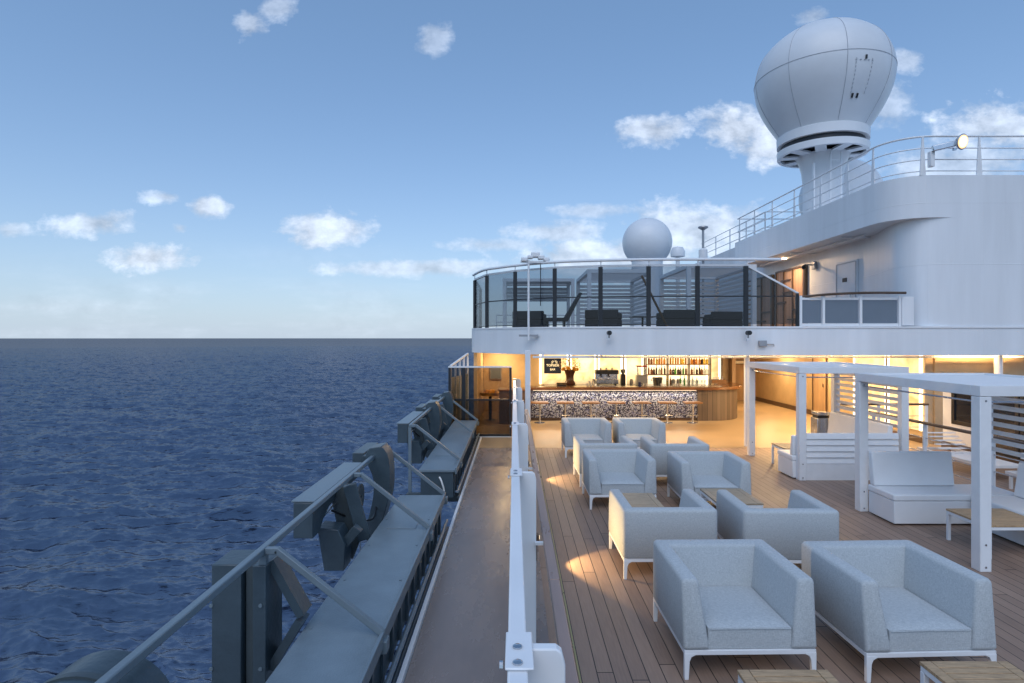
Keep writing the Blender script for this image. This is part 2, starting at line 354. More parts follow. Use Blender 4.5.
# ------------------------------------------------------------------ setting: sea, decks
def sea():
    z0 = -17.5
    th = np.concatenate([np.linspace(-180, -62, 40)[:-1], np.linspace(-62, 12, 640), np.linspace(12, 180, 50)[1:]])
    r = np.concatenate([[2.], np.geomspace(20, 1500, 1150), np.geomspace(1500, 40000, 60)[1:]])
    T, RR = np.meshgrid(np.radians(th), r)
    X = RR*np.sin(T); Y = RR*np.cos(T)
    dr = np.gradient(r)[:, None]*np.ones_like(T)
    rng = np.random.default_rng(4)
    # wind sea from a directional spectrum, synthesised on two periodic tiles by inverse FFT and laid over the sheet
    Z = np.zeros_like(X); DX = np.zeros_like(X); DY = np.zeros_like(X)
    for size, lo, hi, rot, rms in ((61.0, .30, 6.0, R(14), .10), (233.0, 6.0, 60.0, R(-9), .20)):
        n = 512; kk = np.fft.fftfreq(n, size/n)*2*np.pi
        KX, KY = np.meshgrid(kk, kk, indexing='ij'); K = np.hypot(KX, KY); K[0, 0] = 1e-6
        lam = 2*np.pi/K; ang = np.arctan2(KY, KX)-R(66)
        spec = np.where((lam > lo) & (lam < hi), K**-3.55, 0)*(np.abs(np.cos(ang))**3.2+.06)*np.exp(-(lam/24)**2)
        amp = np.sqrt(spec)*(rng.normal(size=(n, n))+1j*rng.normal(size=(n, n)))
        dk = 2*np.pi/size; amp *= dk*n*n
        hz = np.real(np.fft.ifft2(amp)); hx = np.real(np.fft.ifft2(-1j*KX/K*amp)); hy = np.real(np.fft.ifft2(-1j*KY/K*amp))
        g = rms/hz.std(); hz *= g; hx *= g; hy *= g
        c, s_ = np.cos(rot), np.sin(rot)
        U = ((X*c+Y*s_)/size*n) % n; V = ((-X*s_+Y*c)/size*n) % n
        i0 = U.astype(int) % n; j0 = V.astype(int) % n; fu = U-np.floor(U); fv = V-np.floor(V); i1 = (i0+1) % n; j1 = (j0+1) % n
        smp = lambda g: g[i0, j0]*(1-fu)*(1-fv)+g[i1, j0]*fu*(1-fv)+g[i0, j1]*(1-fu)*fv+g[i1, j1]*fu*fv
        fade = np.clip((4.0 if hi < 10 else 30.0)/dr-.6, 0, 1)
        a, b = smp(hx), smp(hy)
        Z += smp(hz)*fade; DX += -.9*(a*c-b*s_)*fade; DY += -.9*(a*s_+b*c)*fade
    X = X+DX; Y = Y+DY
    nr, nc = X.shape
    co = np.stack([X, Y, Z+z0], -1).reshape(-1, 3)
    i = np.arange(nr-1)[:, None]*nc+np.arange(nc-1)[None, :]
    q = np.stack([i, i+1, i+nc+1, i+nc], -1).reshape(-1, 4)[:, ::-1]
    me = bpy.data.meshes.new('sea'); me.vertices.add(len(co)); me.vertices.foreach_set('co', co.astype(np.float32).ravel())
    me.loops.add(q.size); me.loops.foreach_set('vertex_index', q.astype(np.int32).ravel())
    me.polygons.add(len(q)); me.polygons.foreach_set('loop_start', np.arange(0, q.size, 4, dtype=np.int32))
    me.polygons.foreach_set('use_smooth', np.ones(len(q), bool)); me.update(); me.validate()
    m = bpy.data.materials.new('sea_water'); nt, N, L, b = nodes(m)
    N.remove(b)
    tc = N.new('ShaderNodeTexCoord'); mp = N.new('ShaderNodeMapping'); mp.inputs['Rotation'].default_value = (0, 0, R(20)); mp.inputs['Scale'].default_value = (.45, 1, 1)
    L.new(tc.outputs['Object'], mp.inputs[0])
    n1 = N.new('ShaderNodeTexNoise'); n1.inputs['Scale'].default_value = 3.2; n1.inputs['Detail'].default_value = 7; n1.inputs['Roughness'].default_value = .6
    L.new(mp.outputs[0], n1.inputs['Vector'])
    bp = N.new('ShaderNodeBump'); bp.inputs['Strength'].default_value = 1.; bp.inputs['Distance'].default_value = .045
    L.new(n1.outputs['Fac'], bp.inputs['Height'])
    n2 = N.new('ShaderNodeTexNoise'); n2.inputs['Scale'].default_value = .28; n2.inputs['Detail'].default_value = 5; L.new(mp.outputs[0], n2.inputs['Vector'])
    b2 = N.new('ShaderNodeBump'); b2.inputs['Strength'].default_value = 1; b2.inputs['Distance'].default_value = .35
    L.new(n2.outputs['Fac'], b2.inputs['Height']); L.new(b2.outputs[0], bp.inputs['Normal'])
    df = N.new('ShaderNodeBsdfDiffuse'); df.inputs[0].default_value = (.0042, .0062, .015, 1)
    gl = N.new('ShaderNodeBsdfGlossy'); gl.inputs['Roughness'].default_value = .07; gl.inputs[0].default_value = (.58, .64, .79, 1)
    fz = N.new('ShaderNodeFresnel'); fz.inputs['IOR'].default_value = 1.333
    mn = N.new('ShaderNodeMath'); mn.operation = 'MINIMUM'; mn.inputs[1].default_value = .36; L.new(fz.outputs[0], mn.inputs[0])
    ms = N.new('ShaderNodeMixShader'); L.new(mn.outputs[0], ms.inputs[0]); L.new(df.outputs[0], ms.inputs[1]); L.new(gl.outputs[0], ms.inputs[2])
    for nd in (df, gl, fz): L.new(bp.outputs[0], nd.inputs['Normal'])
    L.new(ms.outputs[0], N['Material Output'].inputs['Surface'])
    me.materials.append(m)
    o = bpy.data.objects.new('sea', me); COL.objects.link(o); o['kind'] = 'structure'
sea()
def struct(mb, name, mat, **k):
    o = mb.build(name, mat, **k); o['kind'] = 'structure'; return o
struct(MB().box(.05, 22, -8, 13.7, -.2, 0), 'deck', 'boards', smooth=False)
struct(MB().box(-1.2, 22, 13.703, 32, -.2, 0.004), 'floor', 'tan', smooth=False)
struct(MB().box(-.83, .047, -8, 13.7, -.2, 0), 'walkway', 'walk', smooth=False)
struct(MB().box(-.80, 22, -8, 60, -19, -.204), 'hull', 'hullwhite', smooth=False)
kb = MB().box(-.872, -.833, -8, 15.0, -.25, .055); struct(kb, 'walkway_kerb', 'alu', bevel=.006)
kg = MB().box(.10, .30, -8, 13.3, 0.001, .012); struct(kg, 'gutter_strip', 'walk', smooth=False)

# ------------------------------------------------------------------ white windscreen between walkway and deck
ws = thing('windscreen', 'white windscreen with bolted posts running between walkway and lounge deck', 'windscreen', (0, 6, 0))
MB().box(-.022, .046, .6, 15.1, 1.455, 1.5).build('cap_rail', 'white', ws, bevel=.008)
MB().box(-.012, .036, .6, 15.1, .06, .11).build('bottom_rail', 'white', ws, bevel=.005)
for k in range(6):
    Y = 2.05+2.7*k
    o = MB().box(.05, .182, Y, Y+.06, .0, 1.5)
    p = MB().prism([(.012, .012), (.182, .012), (.182, 1.44), (.17, 1.485), (.15, 1.5), (.012, 1.5)], Y, Y+.045).build('post', 'white', ws, bevel=.006)
    MB().box(-.03, .066, Y-.14, Y+.10, 1.503, 1.512).build('clamp_plate', 'white', p, bevel=.004)
    for dy in (-.10, .0):
        MB().lathe([(.017, 0), (.017, .006), (.012, .009), (.0, .009)], (.012, Y+dy-.01, 1.512), 12).build('bolt', 'steel', p)
    MB().lathe([(.016, 0), (.016, .012), (.0, .012)], (-.05, Y-.05, 1.47), 10, 'x').build('bolt', 'steel', p)
    MB().bar((.17, Y-.03, .93), (.26, Y-.03, .93), .035, .022).build('rail_bracket', 'white', p)
    MB().box(.005, .02, Y+.06, Y+2.64 if k < 5 else 15.1, .115, 1.45).build('glass_pane', 'clear', ws, smooth=False)
hr = thing('handrail', 'long brown teak handrail with brass edge beside white windscreen', 'handrail', (.28, 6, 0))
for a, b in ((-1, 3.95), (3.955, 8.9), (8.905, 13.35)):
    MB().box(.238, .314, a, b, .915, .955).build('rail_section', 'wood_rail', hr, bevel=.008)
MB().box(.3145, .324, -1, 13.35, .925, .953).build('brass_edge', 'brass', hr)
for k in range(6):
    MB().box(.255, .29, 2.02+2.7*k, 2.06+2.7*k, .885, .914).build('saddle', 'brown', hr)

# spot lamps on the windscreen posts, shining across the deck boards
for k, (Y, side) in enumerate(((6.75, 'near'), (10.75, 'far'))):
    t = thing('deck_light', ('small warm deck lamp on a short stem beside the armchair row, the nearer one', 'small warm deck lamp on a short stem close to the bar, the farther one')[k], 'lamp', (.27, Y, .26))
    MB().box(.22, .292, Y-.05, Y+.05, .24, .32).build('housing', 'brown', t, bevel=.006)
    MB().box(.24, .27, Y-.02, Y+.02, 0, .239).build('stem', 'brown', t)
    MB().box(.2925, .298, Y-.02, Y+.02, .265, .30).build('lens', 'lamp', t)
    l = bpy.data.lights.new('deck_spot', 'SPOT'); l.energy = 48; l.color = (1, .66, .30); l.spot_size = R(92); l.spot_blend = .25; l.shadow_soft_size = .02
    o = bpy.data.objects.new('deck_spot', l); COL.objects.link(o); o.location = (.33, Y, .28)
    o.rotation_euler = Vector((1.0, -.25, 0)).to_track_quat('-Z', 'Y').to_euler()

# ------------------------------------------------------------------ armchairs
def sweep_chair():
    w, yf, yb, zb, zt = .515, -.475, .475, .225, .75
    tb, tt = .205, .135
    rr = .035
    # cross-section: d = distance inward from the outer face, z
    prof = [(0, zb+.012), (.012, zb), (tb-.012, zb), (tb, zb+.012)]
    for a in (0, 30, 60, 90): prof.append((tt-rr+rr*math.cos(R(a))+.0, zt-rr+rr*math.sin(R(a))))
    for a in (90, 120, 150, 180): prof.append((rr+rr*math.cos(R(a)), zt-rr+rr*math.sin(R(a))))
    n = len(prof)
    def ring(fn): return [fn(d, z) for d, z in prof]
    def loft(rings, cap0, cap1):
        mb = MB(); vs = [p for r_ in rings for p in r_]; m = len(rings)
        fs = [(i*n+j, i*n+(j+1) % n, (i+1)*n+(j+1) % n, (i+1)*n+j) for i in range(m-1) for j in range(n)]
        if cap0: fs.append(tuple(range(n)))
        if cap1: fs.append(tuple((m-1)*n+j for j in range(n)))
        return mb.add(vs, fs)
    ctr = (tb*.45, (zb+zt)/2)
    def arm(sx):
        rings = []
        for dy, sh in ((0, .028), (.006, .012), (.016, .004), (.03, 0)):
            def f(d, z, dy=dy, sh=sh):
                dd = d+(sh if d < ctr[0] else -sh); zz = z+(sh if z < ctr[1] else -sh)
                lean = .045*max(0, (z-zb)/(zt-zb))
                return (sx*(w-dd), yf+dy+lean, zz)
            rings.append(ring(f))
        rings.append(ring(lambda d, z: (sx*(w-d), yb-.21, z)))
        return loft(rings, True, False)
    def corner(d, t, sx):
        r = max(.05-d, 0.); a = R(90)*t
        return (sx*(w-d-r+r*math.cos(a)), yb-d-r+r*math.sin(a))
    rings = [ring(lambda d, z: (w-d, yb-.21, z))]
    for t in (0, .25, .5, .75, 1): rings.append(ring(lambda d, z, t=t: (*corner(d, t, 1), z)))
    for t in (1, .75, .5, .25, 0): rings.append(ring(lambda d, z, t=t: (*corner(d, t, -1), z)))
    rings.append(ring(lambda d, z: (-(w-d), yb-.21, z)))
    return arm(1), arm(-1), loft(rings, False, False)
def make_chair():
    t = thing('armchair', '', 'armchair')
    a, b, c = sweep_chair()
    a.build('armrest', 'fabric', t, angle=50); b.build('armrest', 'fabric', t, angle=50); c.build('backrest', 'fabric', t, angle=50)
    cu = MB(); x0, x1, y0, y1, z0, z1 = -.325, .325, -.458, .30, .228, .405
    n = 14; rd = .022
    def top(i, j):
        a, b = 2*i/n-1, 2*j/n-1; g = max(0, 1-a**4)*max(0, 1-b**4)
        k = 1-.018*max(abs(a), abs(b))**12
        return ((x0+x1)/2+(x1-x0)/2*a*k, (y0+y1)/2+(y1-y0)/2*b*k, z1-.02+.028*g**.5)
    vs = [top(i, j) for j in range(n+1) for i in range(n+1)]
    fs = [(j*(n+1)+i, j*(n+1)+i+1, (j+1)*(n+1)+i+1, (j+1)*(n+1)+i) for j in range(n) for i in range(n)]
    edge_ = [i for i in range(n+1)]+[j*(n+1)+n for j in range(1, n+1)]+[n*(n+1)+i for i in range(n-1, -1, -1)]+[j*(n+1) for j in range(n-1, 0, -1)]
    m0 = len(vs); ne = len(edge_)
    for e_ in edge_: vs.append((vs[e_][0]*1.004, vs[e_][1]+.002*(1 if vs[e_][1] > 0 else -1), z1-.05))
    for e_ in edge_: vs.append((vs[e_][0], vs[e_][1], z0))
    for k in range(ne):
        k2 = (k+1) % ne; fs += [(edge_[k], m0+k, m0+k2, edge_[k2]), (m0+k, m0+ne+k, m0+ne+k2, m0+k2)]
    fs.append(tuple(m0+ne+k for k in range(ne)))
    sc_ = cu.add(vs, fs).build('seat_cushion', 'fabric', t, angle=60)
    MB().tube([(x0+.012, y0-.001, z1-.026), (0, y0-.003, z1-.022), (x1-.012, y0-.001, z1-.026)], .0035, 6).build('piping', 'fabric', sc_)
    fr = MB()
    for y in (-.452, .452): fr.box(-.505, .505, y-.014, y+.014, .186, .222)
    for x in (-.491, .491): fr.box(x-.014, x+.014, -.438, .438, .186, .222)
    fr.build('frame', 'alu', t, bevel=.003, smooth=True)
    for sx in (-1, 1):
        for sy in (-1, 1):
            pts = [(.505, .2215), (.42, .2215)] if False else [(.506, .20), (.506, .0), (.474, .0), (.466, .14), (.452, .172), (.42, .187), (.42, .20)]
            l = MB().prism([(sx*p[0], p[1]) for p in pts], sy*.452-.016, sy*.452+.016)
            l.build('leg', 'alu', t, bevel=.003)
    return t
chairs = [  # X of left edge, Y of near edge, direction (0 faces camera, 180 faces the bar), turn, label
    (1.28, 4.41, 0, 1.0, 'nearest left armchair of the front pair, empty seat open to the camera'),
    (2.63, 4.38, 0, 2.2, 'nearest right armchair of the front pair, closest to the pergola post'),
    (1.17, 6.24, 180, .5, 'armchair turned away directly behind the front left one, warm lit outer arm'),
    (2.47, 6.20, 180, -1.0, 'armchair turned away directly behind the front right one, seen from its back'),
    (1.135, 8.78, 0, .5, 'armchair beside the handrail facing the camera across the small slatted table'),
    (2.50, 8.58, 0, -1.0, 'middle right armchair facing the camera with low table before its seat'),
    (1.13, 10.12, 180, .8, 'far armchair with lit left arm turned towards the bar, nearest the handrail'),
    (2.38, 10.07, 180, -.8, 'far right armchair turned towards the bar, back to the middle right seat'),
    (1.10, 12.58, 0, 0, 'armchair facing the camera in the last row, left one before the bar stools'),
    (2.28, 12.58, 0, -.8, 'armchair facing the camera in the last row, right one before the bar stools')]
proto = make_chair()
for i, (X, Y, a, j, lab) in enumerate(chairs):
    loc = (X+.515, Y+.475, 0)
    if i == 0: proto.location = loc; proto.rotation_euler.z = R(a+j); proto['label'] = lab; proto['group'] = 'armchairs on the lounge deck'
    else: dup(proto, loc, R(a+j), lab, 'armchairs on the lounge deck')

# ------------------------------------------------------------------ slatted low tables
def make_table(w, d, h, wood, name='low_table'):
    t = thing(name, '', 'table')
    fr = MB()
    for y in (-d/2+.02, d/2-.02): fr.box(-w/2+.005, w/2-.005, y-.0175, y+.0175, h-.062, h-.026)
    for x in (-w/2+.02, w/2-.02): fr.box(x-.0175, x+.0175, -d/2+.0385, d/2-.0385, h-.062, h-.026)
    fr.build('frame', 'alu', t, bevel=.003)
    for sx in (-1, 1):
        for sy in (-1, 1):
            MB().box(sx*(w/2-.0215)-.0185, sx*(w/2-.0215)+.0185, sy*(d/2-.0215)-.0185, sy*(d/2-.0215)+.0185, 0, h-.0625).build('leg', 'alu', t, bevel=.003)
    tp = MB(); b = .075
    tp.box(-w/2, -w/2+b, -d/2, d/2, h-.024, h); tp.box(w/2-b, w/2, -d/2, d/2, h-.024, h)
    tp.box(-w/2+b+.004, w/2-b-.004, -d/2, -d/2+b, h-.024, h); tp.box(-w/2+b+.004, w/2-b-.004, d/2-b, d/2, h-.024, h)
    n = max(3, round((d-2*b)/.062)); s = (d-2*b-.006)/n
    for k in range(n):
        y = -d/2+b+.006+k*s; tp.box(-w/2+b+.004, w/2-b-.004, y, y+s-.007, h-.024, h-.0006)
    tp.build('slatted_top', wood, t, bevel=.003)
    return t
tb = make_table(.6, .8, .40, 'teak'); tb.location = (1.78, 3.45, 0)
tag(tb, 'teak slatted table before the nearest left armchair, cut by the picture edge', 'table', 'slatted low tables')
dup(tb, (3.06, 3.55, 0), 0, 'teak slatted table before the nearest right armchair, cut by the picture edge', 'slatted low tables')
tw = make_table(.6, .78, .40, 'teak2'); tw.location = (1.66, 7.85, 0)
tag(tw, 'greyer slatted table between two armchairs near the handrail', 'table', 'slatted low tables')
dup(tw, (3.02, 8.1, 0), 0, 'greyer slatted table between the two middle right armchairs', 'slatted low tables')
tp2 = make_table(.85, .68, .40, 'teak'); tp2.location = (6.0, 7.15, 0)
tag(tp2, 'wide teak topped table standing under the nearer pergola', 'table')
ts = make_table(.55, .6, .42, 'teak'); ts.location = (5.62, 11.75, 0)
tag(ts, 'small table on white legs at the end of the farther pergola sofa', 'table')

# ------------------------------------------------------------------ pergolas
def make_pergola():
    t = thing('pergola', '', 'pergola')
    W, D, p, h = 2.0, 2.24, .13, 2.07
    for x in (0, W-p):
        for y in (0, D):
            o = MB().box(x, x+p, y, y+p, 0, h-.125).build('post', 'alu', t, bevel=.006)
            for z in (.05, .30, 1.90):
                MB().lathe([(.012, 0), (.012, .005), (0, .005)], (x+p/2, y-.0045, z), 10, 'y').build('bolt', 'steel', o)
    b = MB()
    b.box(0, W, -.0, p, h-.12, h); b.box(0, W, D, D+p, h-.12, h)
    b.box(0, p, p+.002, D-.002, h-.12, h-.0); b.box(W-p, W, p+.002, D-.002, h-.12, h)
    b.build('roof_frame', 'alu', t, bevel=.005)
    rf = MB()
    for k in range(11):
        y = p+.01+k*(D-p-.02)/11; rf.box(p+.004, W-p-.004, y, y+.175, h-.05, h-.022)
    rf.build('louvre_roof', 'alu', t, bevel=.003)
    lv = MB()
    for k in range(8):
        z = .92+k*.125; lv.add(*[(lambda y0, y1: ([(W-p+.03, y0, z+.068), (W-p+.04, y0, z+.075), (W-.04, y0, z+.008), (W-.05, y0, z)] + [(W-p+.03, y1, z+.068), (W-p+.04, y1, z+.075), (W-.04, y1, z+.008), (W-.05, y1, z)],
             [(0, 1, 2, 3), (7, 6, 5, 4), (0, 4, 5, 1), (1, 5, 6, 2), (2, 6, 7, 3), (3, 7, 4, 0)]))(p+.001, D-.001)][0])
    lv.build('louvre_panel', 'alu', t)
    MB().tube([(p/2, .135, h-.19), (p/2, D-.005, h-.19)], .011).build('curtain_rod', 'steel', t)
    MB().tube([(p+.005, p/2, h-.19), (W-p-.005, p/2, h-.19)], .011).build('curtain_rod', 'steel', t)
    return t
pg = make_pergola(); pg.location = (5.175, 6.44, 0)
tag(pg, 'nearer white louvred pergola over the daybed and teak table', 'pergola', 'white pergolas on the deck')
pg2 = dup(pg, (5.2, 10.57, 0), 0, 'farther white louvred pergola with slatted low wall on its near side', 'white pergolas on the deck')
sp_ = MB()
sp_.box(5.335, 7.035, 10.60, 10.63, .0, .30)
for k in range(5):
    z = .305+k*.112; sp_.prism([(10.595, z), (10.64, z), (10.64, z+.105), (10.62, z+.105)], 5.335, 7.035, 'yz')
sp_.build('slat_wall', 'alu', pg2)

def sofa(name, label, x0, x1, y0, y1, side, loc, bh=.92, seat=.43, nb=1, bx=None):
    """white box sofa; side = which edge carries the backrest"""
    t = thing(name, label, 'sofa', loc)
    MB().box(x0, x1, y0, y1, 0.02, seat-.095).build('base', 'cushion', t, bevel=.01)
    MB().box(x0-.01, x1+.01, y0-.01, y1+.01, seat-.093, seat).build('seat_cushion', 'cushion', t, bevel=.02, segs=3)
    for k in range(nb):
        if side == '+y':
            a = x0+(x1-x0)*k/nb; b = bx or x0+(x1-x0)*(k+1)/nb
            MB().prism([(y1-.13, seat+.003), (y1-.02, seat+.003), (y1+.03, bh), (y1-.07, bh)], a+.004, b-.004, 'yz').build('back_cushion', 'cushion', t, bevel=.02, segs=3)
        elif side == '-y':
            a = x0+(x1-x0)*k/nb; b = x0+(x1-x0)*(k+1)/nb
            MB().prism([(y0+.13, seat+.003), (y0+.02, seat+.003), (y0-.0, bh), (y0+.08, bh)], a+.004, b-.004, 'yz').build('back_cushion', 'cushion', t, bevel=.02, segs=3)
        else:
            a = y0+(y1-y0)*k/nb; b = y0+(y1-y0)*(k+1)/nb
            MB().prism([(x1-.16, seat+.003), (x1-.04, seat+.003), (x1+.0, bh), (x1-.09, bh)], a+.006, b-.006, 'xz').build('back_cushion', 'cushion', t, bevel=.02, segs=3)
    return t
sofa('daybed', 'white padded daybed with upright back panel under the nearer pergola', 5.27, 7.04, 8.04, 8.62, '+y', (5.95, 8.3, 0), bx=6.46)
sofa('pergola_sofa', 'white sofa along the louvres at the right picture edge, nearer pergola', 6.32, 7.02, 6.60, 7.98, '+x', (6.7, 7.3, 0), bh=.90, nb=2)
sofa('pergola_sofa', 'white sofa set behind the slatted low wall of the farther pergola', 5.14, 6.35, 10.70, 11.30, '-y', (5.7, 11, 0), bh=.80)
sofa('pergola_sofa', 'white sofa along the louvres inside the farther pergola', 6.38, 7.02, 10.72, 12.74, '+x', (6.7, 11.7, 0), bh=.98, nb=2)
bn = thing('litter_bin', 'stainless litter bin standing behind the farther pergola sofa', 'bin', (6.95, 13.15, 0))
MB().box(6.80, 7.10, 13.0, 13.3, 0.01, .80).build('body', 'steel', bn, bevel=.01)
MB().box(6.81, 7.09, 13.01, 13.29, .86, .93).build('lid', 'steel', bn, bevel=.01)
MB().box(6.83, 7.07, 13.03, 13.27, .802, .858).build('opening', 'black', bn)

# stair railing and glazed screen behind the pergolas
sr = thing('stair_railing', 'white stair railing with brown wooden handrail behind the pergolas', 'railing', (8.6, 11.5, 0))
MB().tube([(10.0, 14.0, 1.0), (7.75, 14.0, 1.0)], .03, 10).build('wood_handrail', 'brown', sr)
MB().tube([(7.72, 13.9, 1.0), (7.72, 5.0, 1.0)], .03, 10).build('wood_handrail', 'brown', sr)
for X, Y in [(7.72, 14.0-1.55*k) for k in range(6)]+[(8.8, 14.0), (9.95, 14.0)]:
    MB().box(X-.035, X+.035, Y-.012, Y+.012, 0, .975).build('post', 'alu', sr)
for z in (.2, .45, .72):
    MB().tube([(9.95, 14.0, z), (7.73, 14.0, z)], .009, 6).build('rail_wire', 'steel', sr)
    MB().tube([(7.73, 13.95, z), (7.73, 5.0, z)], .009, 6).build('rail_wire', 'steel', sr)
gs = thing('glazed_partition', 'white partition with dark framed windows beyond the stair railing', 'partition', (10.1, 11, 0))
MB().box(10.06, 10.2, 7.0, 13.66, 0.006, .18).build('plinth', 'brown', gs)
MB().box(10.1, 10.18, 13.4, 13.66, .183, 1.62).build('end_post', 'alu', gs)
MB().box(10.1, 10.18, 12.7, 13.398, .183, .62).build('lower_panel', 'alu', gs)
for k, (a, b, z0) in enumerate(((12.72, 13.39, .625), (11.6, 12.69, .185), (10.4, 11.57, .185), (9.2, 10.37, .185), (8.0, 9.17, .185))):
    w = MB()
    w.box(10.09, 10.17, a, a+.09, z0, 1.6); w.box(10.09, 10.17, b-.09, b, z0, 1.6); w.box(10.09, 10.17, a+.091, b-.091, 1.5, 1.6); w.box(10.09, 10.17, a+.091, b-.091, z0, z0+.09)
    f = w.build('window_frame', 'black', gs, bevel=.004)
    MB().box(10.12, 10.14, a+.09, b-.09, z0+.09, 1.5).build('window_pane', 'darkglass', f, smooth=False)

# two loungers in the stair well corner seen through the railing
lg = thing('deck_lounger', 'white slatted lounger beyond the railing, nearer the bar', 'lounger', (8.9, 11.4, 0))
def lounger(t, x, y):
    f = MB(); f.box(-.35, -.31, -.9, .9, .24, .29); f.box(.31, .35, -.9, .9, .24, .29); f.box(-.309, .309, -.9, -.86, .24, .29); f.box(-.309, .309, .86, .9, .24, .29)
    f.build('frame', 'alu', t, world=False)
    s = MB()
    for k in range(11): s.box(-.305, .305, -.84+k*.1, -.77+k*.1, .27, .288)
    s.build('slat_bed', 'alu', t, world=False)
    b = MB()
    for k in range(6):
        y0 = .28+k*.085; z0 = .30+k*.065; b.bar((-.3, y0, z0), (.3, y0, z0), .06, .018)
    b.build('backrest', 'alu', t, world=False)
    for sx in (-.33, .33):
        for sy in (-.8, .8): MB().box(sx-.02, sx+.02, sy-.02, sy+.02, 0, .239).build('leg', 'alu', t, world=False)
lounger(lg, 0, 0)
dup(lg, (8.9, 9.2, 0), 0, 'white slatted lounger beyond the railing, beside the nearer pergola louvres')

# ------------------------------------------------------------------ superstructure
edge_ctrl = [(-1.22, 17.2), (-1.18, 16.5), (-.8, 15.85), (.03, 14.85), (1.0, 14.18), (2.08, 13.88), (3.2, 13.73), (4.35, 13.7)]
EDGE = [(-1.22, 34), (-1.22, 20)]+catmull(edge_ctrl, 5)
FULL = EDGE+[(5.6, 13.7), (9.2, 13.7), (20, 13.7)]
ss = thing('superstructure', 'white upper deck house of the ship with rounded tower and fascia above the bar', 'deck house', (8, 16, 0))
MB().wall(FULL, 2.19, 2.835, .16).build('fascia', 'hullwhite', ss, angle=30)
MB().wall([(p[0]*1.0, p[1]-.02) for p in FULL], 2.836, 2.875, .12).build('fascia_lip', 'white', ss)
flr = [p for p in EDGE if p[1] < 35]+[(20, 13.7), (20, 34)]
inner = [(p[0]+.06, p[1]+.06) for p in EDGE]+[(20, 13.76), (20, 34.2)]
MB().prism(inner, 2.70, 2.832, 'xy').build('upper_floor', 'walk', ss, smooth=False)
MB().prism(inner, 2.30, 2.34, 'xy').build('ceiling', 'ceil', ss, smooth=False)
# tower front and recessed side wall
TW = [(10.12, 27), (10.1, 16.8)]+catmull([(10.1, 16.8), (9.92, 15.9), (9.64, 15.0), (9.5, 14.4), (9.62, 13.98), (9.9, 13.77), (10.35, 13.70)], 6)[1:]
TW += [(20, 13.70)]
TWs = [(x, y+.0) for x, y in TW]
MB().wall(TWs, 2.84, 5.5, .2).build('tower_wall', 'hullwhite', ss, angle=30)
arc = [(9.9-.9*math.cos(R(a)), 14.6-.9*math.sin(R(a))) for a in range(0, 91, 9)]
BW = [(8.95, 23.4), (9.0, 18)]+arc+[(20, 13.695)]
MB().wall(BW, 5.45, 6.45, .12).build('bulwark', 'hullwhite', ss, angle=30)
roofp = [(p[0]+.125, p[1]+.125) for p in BW]+[(20, 23.4)]
MB().prism(roofp, 5.452, 5.5, 'xy').build('roof_deck', 'hullwhite', ss, smooth=False)
MB().box(8.95, 20, 23.402, 23.5, 5.45, 6.45).build('bulwark', 'hullwhite', ss)
# underside stiffener pipes of the overhang
MB().tube([(9.55, 22.5, 5.40), (9.55, 15.8, 5.40)], .035).build('pipe', 'white', ss)
MB().bar((9.2, 16.3, 5.42), (10.05, 16.3, 5.42), .05, .05).build('stiffener', 'white', ss)
MB().bar((9.2, 19.3, 5.42), (10.05, 19.3, 5.42), .05, .05).build('stiffener', 'white', ss)
MB().box(10.6, 16, 24.5, 34, 2.84, 6.95).build('rear_house', 'hullwhite', ss)
# vertical weld seam and access marks
d = MB().box(10.045, 10.098, 17.0, 18.1, 2.9, 4.92).build('door', 'white', ss, bevel=.01)
MB().box(10.03, 10.043, 17.02, 17.06, 2.95, 4.87).build('door_seal', 'radome_seam', d)
MB().box(10.03, 10.043, 18.04, 18.08, 2.95, 4.87).build('door_seal', 'radome_seam', d)
MB().box(10.03, 10.043, 17.061, 18.039, 4.85, 4.88).build('door_seal', 'radome_seam', d)
MB().box(10.028, 10.044, 17.5, 17.72, 4.3, 4.42).build('door_plate', 'black', d)
MB().tube([(10.04, 17.2, 3.9), (9.97, 17.2, 3.9), (9.97, 17.2, 3.75)], .015).build('handle', 'steel', d)
for y0, y1, zt in ((20.06, 22.1, 5.06), (22.6, 24.9, 5.0)):
    f = MB().box(9.98, 10.097, y0-.12, y0, 2.85, zt+.06).box(9.98, 10.097, y1, y1+.06, 2.85, zt+.06).box(9.98, 10.097, y0+.001, y1-.001, zt, zt+.06)
    sl = f.build('slat_screen', 'brown', ss)
    MB().box(10.02, 10.06, y0+.002, y1-.002, 2.85, zt-.002).build('wood_slats', 'slatwood', sl, smooth=False)
    br = MB()
    w = y1-y0
    for (a, z) in ((.0, 3.6), (.38, 4.25), (.2, 3.25), (.62, 3.9), (.45, 4.7)):
        br.box(9.975, 10.018, y0+w*a, y0+w*(a+.36), z, z+.045)
    for a in (.36, .7): br.box(9.97, 10.0185, y0+w*a, y0+w*a+.045, 2.87, zt-.003)
    br.build('lattice_bars', 'brown', sl)
